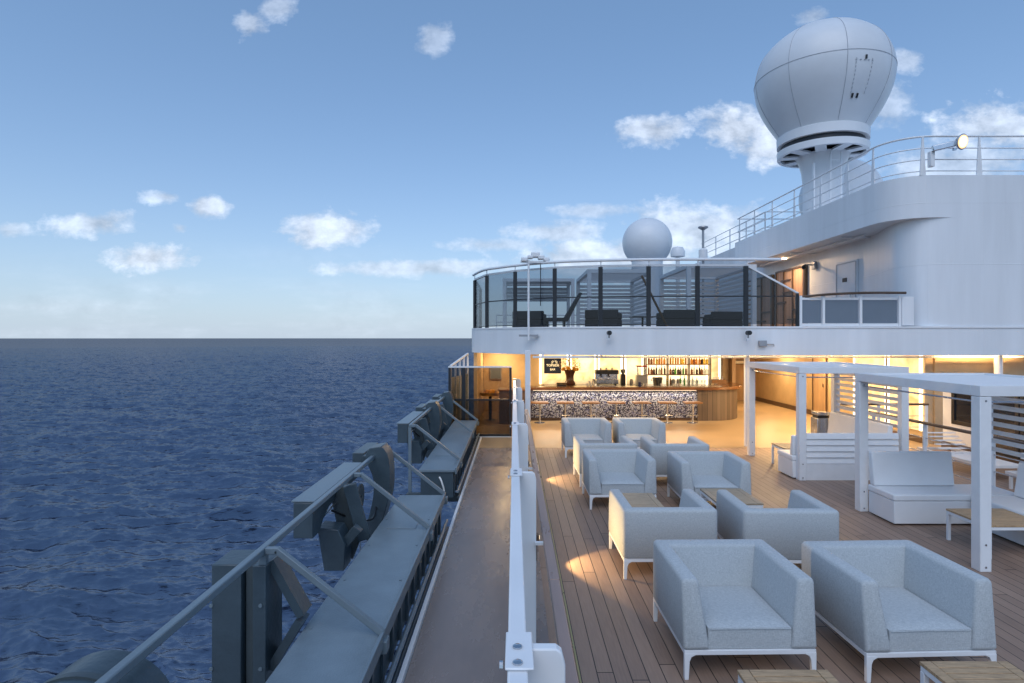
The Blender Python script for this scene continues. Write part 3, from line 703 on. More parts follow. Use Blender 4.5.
# under-deck walls
wl = MB().box(10.1, 10.3, 14.25, 24.5, .004, 2.298); wl.build('side_wall', 'warmwall', ss, smooth=False)
MB().box(10.302, 20, 14.2, 14.4, .004, 2.298).build('front_wall', 'warmwall', ss, smooth=False)
MB().box(-1.24, 10.098, 24.3, 24.5, .004, 2.298).build('rear_wall', 'warmwood', ss, smooth=False)
MB().box(10.05, 10.098, 14.26, 24.28, .005, .16).build('skirting', 'brown', ss)
MB().box(7.6, 7.72, 20.2, 24.28, .005, 2.298).build('side_wall', 'warmwood', ss, smooth=False)
MB().box(-1.18, -1.08, 17.0, 24.28, .005, 2.298).build('side_wall', 'warmwall', ss, smooth=False)
sd = MB().box(10.06, 10.097, 18.7, 19.5, .17, 2.05).build('service_door', 'warmwood', ss)
MB().box(10.04, 10.0595, 18.66, 18.7, .17, 2.09).box(10.04, 10.0595, 19.5, 19.54, .17, 2.09).box(10.04, 10.0595, 18.701, 19.499, 2.05, 2.09).build('door_frame', 'brown', sd)
MB().box(10.03, 10.0595, 18.82, 18.86, 1.0, 1.12).build('handle', 'steel', sd)
MB().box(10.0, 10.097, 20.2, 20.5, .75, 1.15).build('wall_box', 'warmwood', ss, bevel=.01)
for k, (a, b) in enumerate(((14.32, 15.62), (15.66, 17.2))):
    o = MB().box(10.06, 10.096, a+.09, b-.09, .3, 2.26).build('backlit_panel', 'onyx', ss, smooth=False)
    MB().box(10.055, 10.096, a, a+.08, .3, 2.26).build('led_strip', 'ledwarm', o)
    MB().box(10.055, 10.096, b-.08, b, .3, 2.26).build('led_strip', 'ledwarm', o)
MB().box(10.03, 10.096, 15.622, 15.658, .2, 2.29).build('panel_divider', 'brown', ss)
area_light('backlit_wash', (9.95, 15.7, 1.4), 2.6, 32, rot=(0, R(90), 0), sizey=1.7, col=(1, .70, .36), parent=ss)
MB().tube([(5.6, 13.95, 0), (5.6, 13.95, 2.3)], .065, 14).build('column', 'white', ss)
MB().tube([(11.65, 13.95, 0), (11.65, 13.95, 2.3)], .085, 14).build('column', 'white', ss)
# track beam hanging under the fascia
MB().box(.45, 20, 13.98, 14.06, 2.115, 2.165).build('track_beam', 'white', ss, bevel=.006)
for k in range(14):
    X = .7+k*1.4; MB().box(X-.02, X+.02, 14.0, 14.04, 2.166, 2.298).build('track_hanger', 'white', ss)
MB().box(.27, .40, 14.1, 14.23, .005, 2.298).build('column', 'hullwhite', ss, bevel=.01)
MB().box(2.4, 9.9, 14.16, 14.20, 2.275, 2.297).build('cove_strip', 'ledwarm', ss)
area_light('cove_glow', (5.6, 14.15, 2.255), 7.2, 42, sizey=.05, rot=(R(-38), 0, 0), col=(1, .64, .30), parent=ss)
f = MB().lathe([(.12, 0), (.12, -.03), (.09, -.035), (.09, 0)], (9.5, 20.4, 5.449), 16, ring=True).build('added_soffit_lamp', 'white', ss)  # lamp added under the overhang to warm the slat screens
MB().lathe([(.088, 0), (.088, -.01), (0, -.01)], (9.5, 20.4, 5.448), 16).build('light_face', 'downlight', f)
area_light('slat_fill_glow', (9.5, 20.4, 5.40), .15, 55, parent=ss, col=(1, .66, .36))
# downlights
for i, (X, Y, P) in enumerate([(0.0, 16.5, 26), (1.6, 15.6, 20), (3.4, 15.3, 20), (5.2, 15.2, 24), (7.2, 15.4, 30), (8.9, 15.6, 34), (9.3, 18.6, 52), (9.3, 21.4, 52), (8.3, 17.2, 34), (-.4, 19.6, 40), (12, 13.99, 14)]):
    if i == 10: continue
    f = MB().lathe([(.09, 0), (.09, -.012), (.065, -.014), (.065, 0)], (X, Y, 2.2985), 16, ring=True).build('downlight', 'white', ss)
    MB().lathe([(.062, 0), (.062, -.006), (0, -.006)], (X, Y, 2.2975), 16).build('light_face', 'downlight', f)
    area_light('downlight_glow', (X, Y, 2.27), .12, P*.95, parent=ss, col=(1, .70, .36))
area_light('wall_wash', (11.2, 13.95, 2.27), 2.0, 22, parent=ss, sizey=.06, col=(1, .62, .28))
area_light('ceiling_cove', (.0, 16.2, 2.21), 1.2, 10, parent=ss, rot=(R(180), 0, 0), col=(1, .85, .62))

# floodlight-like deck cameras on the fascia
for X, Y, lab in ((2.24, 13.72, 'small dark swivel camera on the white fascia above the bar'), (5.47, 13.6, 'second dark swivel camera on the fascia, under the sloping glass')):
    t = thing('deck_camera', lab, 'camera', (X, Y, 2.7))
    MB().box(X-.03, X+.03, Y-.06, Y+.02, 2.55, 2.6).build('bracket', 'white', t)
    MB().tube([(X, Y-.05, 2.6), (X, Y-.05, 2.68)], .012).build('stem', 'black', t)
    MB().lathe([(.0, -.09), (.05, -.09), (.055, -.07), (.055, .06), (.03, .08), (0, .08)], (X, Y-.07, 2.72), 14, 'y').build('body', 'black', t)
t = thing('junction_box', 'small grey junction box with conduit on the fascia beside the camera', 'junction box', (5.85, 13.68, 2.5))
MB().box(5.76, 5.94, 13.61, 13.69, 2.40, 2.54).build('box', 'soil', t, bevel=.01)
MB().tube([(5.945, 13.66, 2.45), (6.12, 13.66, 2.45), (6.12, 13.66, 2.40)], .012).build('conduit', 'soil', t)

# ------------------------------------------------------------------ glass balustrade of the upper deck
gb = thing('glass_balustrade', 'tinted glass balustrade with black posts round the upper deck', 'balustrade', (3, 14, 2.88))
gpts = [(-1.16, 20.0), (-1.16, 17.2), (-.74, 15.86), (.03, 14.95), (1.0, 14.26), (2.08, 13.95), (3.2, 13.8), (4.35, 13.76), (5.5, 13.76)]
ZT = 4.33
for i in range(len(gpts)-1):
    a, b = Vector((*gpts[i], 0)), Vector((*gpts[i+1], 0)); dd = (b-a).normalized(); nn = Vector((-dd.y, dd.x, 0))
    p, q = a+dd*.05, b-dd*.05
    for (z0, z1) in ((2.93, 3.575), (3.605, ZT-.03)):
        MB().add([v+nn*s+Vector((0, 0, z)) for z in (z0, z1) for v in (p, q) for s in (-.008, .008)], [(0, 1, 3, 2), (4, 6, 7, 5), (0, 4, 5, 1), (2, 3, 7, 6), (0, 2, 6, 4), (1, 5, 7, 3)]).build('glass_pane', 'tint', gb, smooth=False)
    MB().bar(p+Vector((0, 0, 3.59)), q+Vector((0, 0, 3.59)), .03, .028).build('mid_rail', 'black', gb)
    MB().bar(p+Vector((0, 0, 2.92)), q+Vector((0, 0, 2.92)), .04, .02).build('base_channel', 'black', gb)
    MB().bar(a+Vector((0, 0, ZT)), b+Vector((0, 0, ZT)), .05, .045).build('top_rail', 'white', gb)
for i, (X, Y) in enumerate(gpts):
    MB().box(X-.05, X+.05, Y-.03, Y+.03, 2.876, ZT-.024).build('post', 'black', gb)
    if i > 0: MB().box(X-.012, X+.012, Y-.075, Y-.031, ZT, ZT+.10).build('rail_bracket', 'white', gb)
hp = catmull([(x, y-.09) for x, y in gpts[1:]]+[(6.3, 13.67)], 5)
MB().tube([(x-.04 if x < -.5 else x, y, ZT+.125) for x, y in hp], .035, 10).build('handrail', 'white', gb)
# sloping pane
MB().prism([(5.55, 2.93), (6.68, 2.93), (6.68, 3.66), (5.55, ZT-.05)], 13.752, 13.768).build('glass_pane', 'tint', gb, smooth=False)
MB().bar((5.5, 13.76, ZT), (6.74, 13.76, 3.66), .05, .04).build('slope_rail', 'white', gb)
MB().box(6.69, 6.75, 13.73, 13.79, 2.876, 3.66).build('post', 'black', gb)
MB().bar((5.55, 13.76, 3.59), (6.66, 13.76, 3.59), .03, .028).build('mid_rail', 'black', gb)
# frosted rail to its right
fr = thing('frosted_railing', 'white framed frosted railing with wooden handrail against the tower', 'railing', (8, 13.8, 2.88))
hp = catmull([(6.75, 13.79, 3.56), (7.3, 13.66, 3.62), (8.2, 13.63, 3.66), (9.2, 13.62, 3.66)], 6)
MB().tube(hp, .03, 10).build('wood_handrail', 'brown', fr)
xs = [6.78, 7.32, 8.2, 9.12]
for i in range(3):
    MB().box(xs[i]+.05, xs[i+1]-.05, 13.74, 13.756, 2.95, 3.50).build('frosted_pane', 'frost', fr, smooth=False)
    MB().box(xs[i]+.03, xs[i+1]-.03, 13.73, 13.77, 2.88, 2.945).build('bottom_rail', 'white', fr)
    MB().box(xs[i]+.03, xs[i+1]-.03, 13.73, 13.77, 3.505, 3.56).build('top_rail', 'white', fr)
for x in xs: MB().box(x-.029, x+.029, 13.70, 13.78, 2.876, 3.60).build('post', 'white', fr)
MB().box(9.18, 9.46, 13.72, 13.77, 2.9, 3.58).build('end_plate', 'white', fr)

# roof railing
rr_ = thing('roof_railing', 'white tapered post railing along the roof edge under the big radome', 'railing', (9.5, 15, 6.45))
RP = [(8.99, 23.3), (9.04, 18)]+[(9.92-.88*math.cos(R(a)), 14.62-.88*math.sin(R(a))) for a in range(0, 91, 9)]+[(20, 13.74)]
for z, r in ((7.38, .024), (7.1, .014), (6.83, .014), (6.56, .014)):
    MB().tube([(x, y, z) for x, y in RP], r, 8).build('rail', 'white', rr_)
MB().tube([(x, 23.3, 7.38) for x in (9.0, 14)], .022).build('rail', 'white', rr_)
MB().tube([(x, 23.3, 6.9) for x in (9.0, 14)], .014).build('rail', 'white', rr_)
def rpost(X, Y, al):
    dx, dy = (0, 1) if al == 'y' else (1, 0)
    w0, w1 = .07, .018
    MB().add([(X+s*dx*w+(n*.012)*dy, Y+s*dy*w+(n*.012)*dx, z) for z, w in ((6.45, w0), (7.37, w1)) for s, n in ((-1, -1), (1, -1), (1, 1), (-1, 1))],
             [(0, 1, 2, 3), (7, 6, 5, 4), (0, 4, 5, 1), (1, 5, 6, 2), (2, 6, 7, 3), (3, 7, 4, 0)]).build('post', 'white', rr_)
for Y in (14.6, 15.7, 17.1, 18.7, 20.3, 21.8, 23.25): rpost(9.04, Y, 'y')
for X in (9.68, 11.02, 12.35, 13.7): rpost(X, 13.74, 'x')
# lit floodlight
fl = thing('floodlight', 'lit floodlight on a bracket at the roof railing', 'floodlight', (9.8, 13.6, 6.9))
MB().box(9.76, 9.86, 13.58, 13.70, 6.62, 6.98).build('bracket', 'white', fl, bevel=.01)
MB().bar((9.78, 13.56, 7.02), (10.22, 13.42, 7.10), .1, .13).build('arm', 'steel', fl, bevel=.015)
hd = Vector((.30, -.93, -.22)).normalized()
def disc(c, dirv, prof, seg=24):
    q = dirv.to_track_quat('Z', 'Y'); mb = MB().lathe(prof, (0, 0, 0), seg)
    mb.v = [tuple(Vector(c)+q @ Vector(p)) for p in mb.v]; return mb
disc((10.31, 13.36, 7.12), hd, [(0, -.1), (.09, -.1), (.17, 0), (.18, .02), (.155, .03), (0, .03)]).build('housing', 'steel', fl)
disc(Vector((10.31, 13.36, 7.12))+hd*.034, hd, [(.125, 0), (.12, .012), (0, .016)]).build('lens', 'lamp', fl)
disc(Vector((10.31, 13.36, 7.12))+hd*.032, hd, [(.152, 0), (.150, .008), (.128, .008), (.128, 0)]).build('rim', 'lamprim', fl)
MB().box(10.14, 10.2, 13.36, 13.42, 6.93, 6.98).build('knob', 'steel', fl)
l = bpy.data.lights.new('flood_spot', 'SPOT'); l.energy = 60; l.color = (1, .78, .5); l.spot_size = R(110); l.spot_blend = .5; l.shadow_soft_size = .12
o = bpy.data.objects.new('flood_spot', l); COL.objects.link(o); o.location = Vector((10.31, 13.36, 7.12))+hd*.06; o.rotation_euler = hd.to_track_quat('-Z', 'Y').to_euler()
# wall camera by the slat screen
t = thing('wall_camera', 'small dome camera on a bracket high on the recessed wall', 'camera', (9.9, 19.4, 4.95))
MB().box(10.0, 10.095, 19.3, 19.5, 4.9, 5.15).build('bracket', 'soil', t, bevel=.01)
MB().bar((9.99, 19.4, 5.05), (9.7, 19.4, 5.05), .04).build('arm', 'soil', t)
MB().lathe([(0, -.14), (.06, -.12), (.08, -.04), (.06, 0), (0, 0)], (9.7, 19.4, 5.03), 14).build('dome', 'black', t)

# ------------------------------------------------------------------ radomes
def ball(r, c, zcut, seg=48, k=28):
    mb = MB(); a0 = -math.asin(min(.999, zcut/r)); pr = [(0.001, r*math.sin(a0))]
    for i in range(k+1):
        a = a0+(math.pi/2-a0)*i/k; pr.append((max(.001, r*math.cos(a)), r*math.sin(a)))
    return mb.lathe(pr, c, seg)
RX, RY, RZ = 10.62, 20.0, 11.48
rd = thing('radome', 'big white radome with seams and hatch on a flared pedestal above the tower', 'radome', (RX, RY, 5.5))
prof = [(1.36, -1.95), (1.47, -1.75), (1.78, -1.25), (2.02, -.75), (2.14, -.3), (2.16, .1), (2.08, .5), (1.92, .86), (1.66, 1.18), (1.3, 1.46), (.9, 1.65), (.45, 1.76), (.001, 1.79)]
prof = [tuple(p) for p in catmull(prof, 4)]
dm = MB().lathe([(0.001, -1.95)]+prof, (RX, RY, RZ), 64).build('dome', 'radome', rd)
def rat(z):
    for (r0, z0), (r1, z1) in zip(prof, prof[1:]):
        if z0 <= z <= z1: return r0+(r1-r0)*(z-z0)/max(1e-6, z1-z0)
    return prof[0][0]
MB().tube([(RX+(rat(.02)+.004)*math.cos(R(a)), RY+(rat(.02)+.004)*math.sin(R(a)), RZ+.02) for a in range(0, 361, 6)], .011, 6).build('seam', 'radome_seam', dm)
for a in range(0, 360, 45):
    a2 = R(a-99); MB().tube([(RX+(r+.004)*math.cos(a2), RY+(r+.004)*math.sin(a2), RZ+z) for r, z in prof[2:-2]], .010, 6).build('seam', 'radome_seam', dm)
# hatch outline of rivets
def dsurf(deg, z, off=.012): a = R(deg); r = rat(z)+off; return (RX+r*math.cos(a), RY+r*math.sin(a), RZ+z)
for z in np.linspace(-1.2, -.3, 9):
    for dg in (-92, -78): MB().bar(dsurf(dg, z), dsurf(dg, z+.055), .018).build('hatch_bolt', 'radome_seam', dm)
for dg in np.linspace(-92, -78, 5): MB().bar(dsurf(dg-.7, -.3), dsurf(dg+.7, -.3), .018).build('hatch_bolt', 'radome_seam', dm)
for dg, z in ((-84, -.28), (-90, -1.32), (-85, -1.32)): MB().bar(dsurf(dg, z), dsurf(dg, z+.12), .05).build('hatch_clip', 'black', dm)
MB().lathe([(1.20, -2.22), (1.425, -2.22), (1.435, -1.93), (1.39, -1.9), (1.20, -1.9)], (RX, RY, RZ), 64, ring=True).build('base_ring', 'white', rd)
MB().lathe([(1.0, -2.45), (1.31, -2.45), (1.30, -2.222), (1.0, -2.222)], (RX, RY, RZ), 48, ring=True).build('dark_band', 'black', rd)
MB().lathe([(1.30, -2.62), (1.41, -2.62), (1.43, -2.41), (1.30, -2.41)], (RX, RY, RZ), 64, ring=True).build('lower_ring', 'white', rd)
MB().lathe([(1.295, -2.50), (1.295, -2.47), (.001, -2.47)], (RX, RY, RZ), 32).build('floor_plate', 'black', rd)
for a in range(0, 360, 40):
    MB().bar((RX+.45*math.cos(R(a)), RY+.45*math.sin(R(a)), RZ-2.60), (RX+1.30*math.cos(R(a)), RY+1.30*math.sin(R(a)), RZ-2.56), .34, .06).build('strut', 'white', rd)
MB().lathe([(.62, -5.85), (.62, -3.9), (.63, -3.5), (.67, -3.1), (.76, -2.8), (.86, -2.58), (.3, -2.56)], (RX+.1, RY+.15, RZ), 40).build('pedestal', 'white', rd)
MB().bar((RX-.55, RY-.5, RZ-5.8), (RX-.55, RY-.5, RZ-3.0), .05, .12).build('web_plate', 'white', rd)
MB().tube([(RX-.1, RY-.72, RZ-5.8), (RX-.1, RY-.72, RZ-2.7)], .03).build('ladder_rail', 'white', rd)
MB().tube([(RX+.25, RY-.72, RZ-5.8), (RX+.25, RY-.72, RZ-2.7)], .03).build('ladder_rail', 'white', rd)
for k in range(9): MB().tube([(RX-.1, RY-.72, RZ-5.6+k*.33), (RX+.25, RY-.72, RZ-5.6+k*.33)], .012, 6).build('ladder_rung', 'white', rd)

r2 = thing('radome', 'smaller white radome half hidden behind the pedestal of the big one', 'radome', (13.0, 23.0, 5.5))
ball(1.5, (12.95, 23.0, 8.15), 1.1).build('dome', 'radome', r2)
MB().lathe([(.95, 0), (.95, 1.54), (.3, 1.54)], (12.95, 23.0, 5.5), 32).build('pedestal', 'white', r2)
r3 = thing('radome', 'distant pale blue grey radome rising behind the glass balustrade', 'radome', (8.72, 38, 2.9))
ball(1.6, (8.72, 38, 8.85), 1.3).build('dome', 'radome', r3)
MB().lathe([(1.0, 0), (1.0, 4.70), (.3, 4.70)], (8.72, 38, 2.9), 32).build('pedestal', 'white', r3)
MB().lathe([(.0, 0), (.4, .02), (.42, .3), (.3, .55), (0, .62)], (9.6, 34.0, 7.35), 20).build('dome', 'radome', tag(thing('satellite_antenna', 'tiny white antenna dome at the foot of the distant radome', 'antenna', (9.6, 34.0, 2.9)), None))
o = [c for c in S.objects if c.name.startswith('satellite_antenna')][0]
MB().tube([(9.6, 34, 2.9), (9.6, 34, 7.37)], .12, 12).build('mast', 'white', o)
t = thing('antenna_mast', 'thin antenna mast with flat disc top beside the roof railing', 'antenna', (9.78, 30, 2.9))
MB().tube([(9.78, 30, 2.9), (9.78, 30, 8.2)], .06, 10).build('mast', 'soil', t)
MB().lathe([(.0, 0), (.08, 0), (.26, .12), (.24, .18), (0, .2)], (9.78, 30, 8.18), 18).build('disc', 'soil', t)
MB().lathe([(.22, 0), (.22, .55), (.15, .62), (0, .62)], (9.78, 30, 6.6), 16).build('canister', 'white', t)
t = thing('rear_railing', 'small railing on the distant white house beside the antenna mast', 'railing', (11, 24.7, 6.95))
for z in (7.3, 7.65, 7.95): MB().tube([(10.65, 33, z), (10.65, 24.6, z), (15, 24.6, z)], .018, 6).build('rail', 'white', t)
for Y in (24.6, 26.6, 28.6, 30.6, 32.6): MB().box(10.63, 10.67, Y-.03, Y+.03, 6.95, 7.95).build('post', 'white', t)

# weather mast clipped to the balustrade
t = thing('weather_mast', 'slim white pole with cluster of instruments in front of the balustrade', 'mast', (.36, 14.35, 2.5))
X, Y = .36, 14.33
MB().tube([(X, Y, 2.55), (X, Y, 4.52)], .028, 10).build('pole', 'white', t)
MB().bar((X-.24, Y+.02, 2.66), (X+.24, Y+.02, 2.66), .07, .05).build('foot_bracket', 'soil', t)
MB().bar((X-.2, Y, 4.49), (X+.52, Y, 4.47), .06, .05).build('crossbar', 'white', t)
for dx, z, s in ((-.10, 4.50, .085), (.04, 4.57, .07), (.17, 4.60, .11), (.31, 4.55, .085), (.44, 4.50, .08)):
    MB().box(X+dx-s, X+dx+s, Y-.08, Y+.08, z-.02, z+s*1.1).build('instrument', 'white', t, bevel=.03)
MB().tube([(X+.3, Y+.1, 4.5), (X+.3, Y+.1, 3.4)], .012, 6).build('cable', 'black', t)
t = thing('wooden_pole', 'pale wooden pole leaning behind the tinted balustrade glass', 'pole')
MB().tube([(3.17, 14.4, 4.15), (3.85, 14.5, 2.84)], .03, 8).build('shaft', 'stoolwood', t)
MB().lathe([(.05, 0), (.05, .06), (0, .06)], (3.86, 14.5, 2.835), 10).build('tip', 'white', t)
t = thing('yellow_stick', 'short yellow stick upright behind the last full glass pane', 'stick')
MB().tube([(4.5, 14.1, 2.835), (4.5, 14.1, 3.45)], .025, 8).build('shaft', 'brass', t)
MB().lathe([(.05, 0), (.05, .04), (0, .04)], (4.5, 14.1, 2.832), 10).build('foot', 'white', t)

# ------------------------------------------------------------------ upper terrace furniture seen through the glass
def upper_pergola(lab, x0, x1, y0, y1, panel):
    t = thing('terrace_pergola', lab, 'pergola', (x0, y0, 2.832), 0, 'terrace pergolas behind the glass'); z0, z1 = 2.832, 5.08
    for x in (x0, x1):
        for y in (y0, y1): MB().box(x-.07, x+.07, y-.07, y+.07, z0, z1-.13).build('post', 'alu', t)
    b = MB().box(x0-.07, x1+.07, y0-.07, y0+.07, z1-.129, z1).box(x0-.07, x1+.07, y1-.07, y1+.07, z1-.129, z1).box(x0-.07, x0+.07, y0+.071, y1-.071, z1-.129, z1).box(x1-.07, x1+.07, y0+.071, y1-.071, z1-.129, z1)
    b.build('roof_frame', 'alu', t)
    lv = MB()
    n = 12
    for k in range(n): y = y0+.1+k*(y1-y0-.2)/n; lv.box(x0+.072, x1-.072, y, y+.14, z1-.07, z1-.05)
    lv.build('louvre_roof', 'alu', t)
    s = MB()
    for k in range(11 if panel != 'top' else 4):
        z = (z0+.35+k*.16) if panel != 'top' else z1-.76+k*.16
        s.bar((x0+.072, y1, z), (x1-.072, y1, z), .03, .11 if panel != 'top' else .145)
        if panel != 'top': s.bar((x1, y0+.072, z), (x1, y1-.072, z), .03, .10)
    s.build('louvre_panel', 'alu', t)
upper_pergola('left terrace pergola behind the glass with solid slatted header', -.40, 2.45, 24.2, 26.2, 'top')
upper_pergola('middle terrace pergola behind the glass with louvred sides', 2.72, 5.0, 21.0, 24.6, 'all')
upper_pergola('right terrace pergola behind the glass before the slat screens', 5.9, 8.1, 19.6, 23.2, 'all')
def dark_sofa():
    t = thing('terrace_sofa', '', 'sofa')
    MB().box(-.5, .5, -.4, .4, .08, .34).build('seat', 'darkrub', t, bevel=.03)
    MB().box(-.5, .5, .25, .4, .342, .62).build('backrest', 'darkrub', t, bevel=.03)
    for s in (-1, 1): MB().box(s*.44-.06, s*.44+.06, -.4, .248, .342, .54).build('armrest', 'darkrub', t, bevel=.03)
    return t
ds = dark_sofa(); ds.location = (2.75, 17.8, 2.832); ds.rotation_euler.z = R(160); tag(ds, 'charcoal terrace sofa behind the glass before the middle terrace pergola', 'sofa', 'charcoal sofas on the terrace')
dup(ds, (4.95, 17.7, 2.832), R(185), 'charcoal terrace sofa behind the glass at the yellow stick', 'charcoal sofas on the terrace')
dup(ds, (6.85, 19.0, 2.832), R(180), 'charcoal terrace sofa behind the sloping glass pane', 'charcoal sofas on the terrace')
dup(ds, (.5, 18.6, 2.832), R(170), 'charcoal terrace sofa low behind the left glass panes', 'charcoal sofas on the terrace')
def terrace_table(x, y, lab):
    t = thing('terrace_table', lab, 'table', (x, y, 2.832), 0, 'small tables on the terrace')
    MB().box(x-.35, x+.35, y-.3, y+.3, 3.22, 3.25).build('top', 'black', t)
    MB().tube([(x, y, 2.85), (x, y, 3.219)], .03, 8).build('leg', 'black', t)
    MB().lathe([(.2, 0), (.2, .012), (0, .015)], (x, y, 2.833), 16).build('foot', 'black', t)
terrace_table(3.9, 17.6, 'thin dark terrace table behind the glass left of the leaning pole'); terrace_table(5.95, 18.2, 'thin dark terrace table behind the glass right of the yellow stick')
ll = thing('terrace_lounger', 'dark reclined lounger behind the glass between two terrace pergolas', 'lounger', (1.5, 17.4, 2.832))
MB().prism([(.9, 3.2), (1.5, 3.2), (1.95, 3.95), (2.02, 3.93), (1.6, 3.1), (.9, 3.1)], 17.1, 17.7).build('shell', 'darkrub', ll)
for X in (1.0, 1.5): MB().box(X-.03, X+.03, 17.2, 17.6, 2.833, 3.099).build('leg', 'black', ll)
tr = thing('terrace_railing', 'far white railing closing the upper terrace behind the pergolas', 'railing', (3, 31, 2.832))
for z in (3.15, 3.5, 3.9): MB().tube([(-1.0, 33, z), (9, 33, z)], .03, 6).build('rail', 'alu', tr)
for k in range(11): MB().box(-1.0+k-.03, -1.0+k+.03, 32.97, 33.03, 2.832, 3.88).build('post', 'alu', tr)

# ------------------------------------------------------------------ glass screen across the walkway
gsn = thing('glass_screen', 'smoke tinted glass screen with black frame closing the walkway', 'glass screen', (-.9, 15.2, 0))
X0, X1, X2, Yg = -1.72, -1.32, -.06, 15.2
f = MB().box(X0, X0+.06, Yg, Yg+.06, .02, 1.82).box(X1-.05, X1+.05, Yg, Yg+.06, .02, 1.82).box(X2-.06, X2, Yg, Yg+.06, .02, 1.82)
f.box(X0+.061, X1-.051, Yg+.005, Yg+.055, .96, 1.0).box(X1+.051, X2-.061, Yg+.005, Yg+.055, .96, 1.0).box(X0+.061, X2-.061, Yg+.006, Yg+.054, .02, .08)
f.build('frame', 'black', gsn)
MB().box(X0, X2, Yg-.01, Yg+.07, 1.822, 1.86).build('top_rail', 'white', gsn)
MB().box(X1, X2, Yg-.02, Yg+.07, -.0, .019).build('sill', 'white', gsn)
for a, b in ((X0+.062, X1-.052), (X1+.052, X2-.062)):
    for z0, z1 in ((.082, .958), (1.002, 1.82)): MB().box(a, b, Yg+.025, Yg+.035, z0, z1).build('glass_pane', 'bronze_glass' if z0 > .5 else 'smoke_glass', gsn, smooth=False)
sdn = thing('side_screen', 'row of slim white posts along the ship side beyond the glass screen', 'screen', (-1.5, 16, 0))
for k in range(5):
    X, Y = -1.68+.08*k, 15.4+.42*k
    MB().box(X-.025, X+.025, Y-.03, Y+.03, -.5, 1.88+.07*k).build('post', 'white', sdn)
    if k < 4: MB().bar((X, Y, 1.86+.07*k), (X+.08, Y+.42, 1.93+.07*k), .05, .04).build('top_rail', 'white', sdn)
    if k < 4: MB().bar((X+.0, Y+.03, .6), (X+.08, Y+.39, .6), .012, 1.9).build('panel', 'frost', sdn)
MB().box(-1.70, -.80, 15.28, 18.0, -.2, 0.0).build('walkway_end', 'walk', None, smooth=False)['kind'] = 'structure'
# things behind that screen
t = thing('service_counter', 'dark service counter behind the tinted glass screen', 'counter', (-.2, 18, 0))
MB().box(-.45, .34, 17.5, 18.1, .005, 1.0).build('body', 'brown', t); MB().box(-.48, .352, 17.46, 18.12, 1.002, 1.05).build('top', 'barwood', t)
t = thing('wall_panel', 'small dark grey panel on the wall behind the tinted screen', 'panel', (-.7, 20, 1.4))
MB().box(-.86, -.44, 20.44, 20.49, 1.15, 1.62).build('frame', 'soil', t)
MB().box(-.82, -.48, 20.425, 20.438, 1.19, 1.58).build('face', 'frost', t)
t = thing('brass_lantern', 'brass tray of fruit glowing behind the tinted screen', 'tray', (-.95, 18.5, .8))
MB().lathe([(.0, 0), (.3, .0), (.36, .1), (.34, .1), (.28, .02), (0, .02)], (-.75, 18.4, .78), 20).build('tray', 'brass', t)
for dx, dy in ((-.1, 0), (.08, .05), (0, -.1), (.02, .1)): ball(.085, (-.75+dx, 18.4+dy, .88), .08, 14, 8).build('fruit', 'orange', t)
MB().lathe([(.2, 0), (.05, .04), (.05, .76), (.15, .78)], (-.75, 18.4, .0), 16).build('stand', 'black', t)

# ------------------------------------------------------------------ bar
br = thing('bar_counter', 'long bar counter with pebble mosaic front and curved planked end', 'bar', (3.5, 18.5, 0))
MB().box(.54, 5.75, 18.2, 18.32, .1, .975).build('mosaic_front', 'pebble', br, smooth=False)
MB().box(.54, 5.75, 18.24, 18.32, .005, .099).build('plinth', 'brown', br)
endp = [(5.752, 18.16), (6.1, 18.16)]+[(6.1+1.30*math.sin(R(a)), 19.46-1.30*math.cos(R(a))) for a in range(10, 91, 10)]+[(7.40, 19.95)]
MB().wall(endp, .005, .974, .1).build('planked_end', 'barplank', br, angle=60)
topo = [(.44, 18.02), (6.1, 18.02)]+[(6.1+1.44*math.sin(R(a)), 19.46-1.44*math.cos(R(a))) for a in range(10, 91, 10)]+[(7.54, 20.0), (6.9, 20.0), (6.85, 19.4), (6.4, 18.85), (5.9, 18.62), (.44, 18.62)]
MB().prism(topo, .976, 1.07, 'xy').build('counter_top', 'barwood', br, bevel=.012)
MB().box(.6, 5.7, 18.12, 18.15, .955, .974).build('led_strip', 'ledsoft', br)
area_light('bar_led', (3.15, 18.10, .945), 5.0, 26, sizey=.03, rot=(R(-25), 0, 0), col=(1, .86, .66), parent=br)
MB().box(.44, .535, 18.05, 18.6, .005, .975).build('end_panel', 'brown', br)
bb = thing('back_bar', 'backlit bar wall of glowing panels with bottle shelves', 'back bar', (3.5, 20.5, 0))
MB().box(-1.07, 7.59, 20.5, 20.68, .006, 2.297).build('wall', 'warmwall', bb, smooth=False)
MB().box(1.1, 6.9, 19.95, 20.40, .006, .93).build('cabinet', 'soil', bb)
MB().box(1.05, 6.95, 19.92, 20.42, .932, .965).build('worktop', 'steel', bb)
xs = [.98, 2.05, 3.13, 4.2, 4.55]
panels = [(.98, 2.03), (2.09, 3.1), (3.16, 4.16), (4.22, 4.6), (4.62, 6.86), (6.9, 7.28)]
panels = [(.90, 1.78), (1.86, 2.78), (2.85, 3.74), (3.80, 4.56), (4.62, 6.86), (6.95, 7.28)]
panels = [(.90, 1.92), (1.98, 2.90), (2.96, 3.83), (3.89, 4.56), (4.60, 6.84), (6.88, 7.28)]
for i, (a, b) in enumerate(panels):
    o = MB().box(a+.07, b-.07, 20.455, 20.497, .97, 2.02).build('backlit_panel', 'onyx' if i != 4 else 'ledglow', bb, smooth=False)
    MB().box(a, a+.065, 20.45, 20.497, .97, 2.04).build('led_strip', 'ledwarm', o); MB().box(b-.065, b, 20.45, 20.497, .97, 2.04).build('led_strip', 'ledwarm', o)
    MB().box(b+.005, b+.045, 20.38, 20.498, .967, 2.296).build('mullion', 'brown', bb)
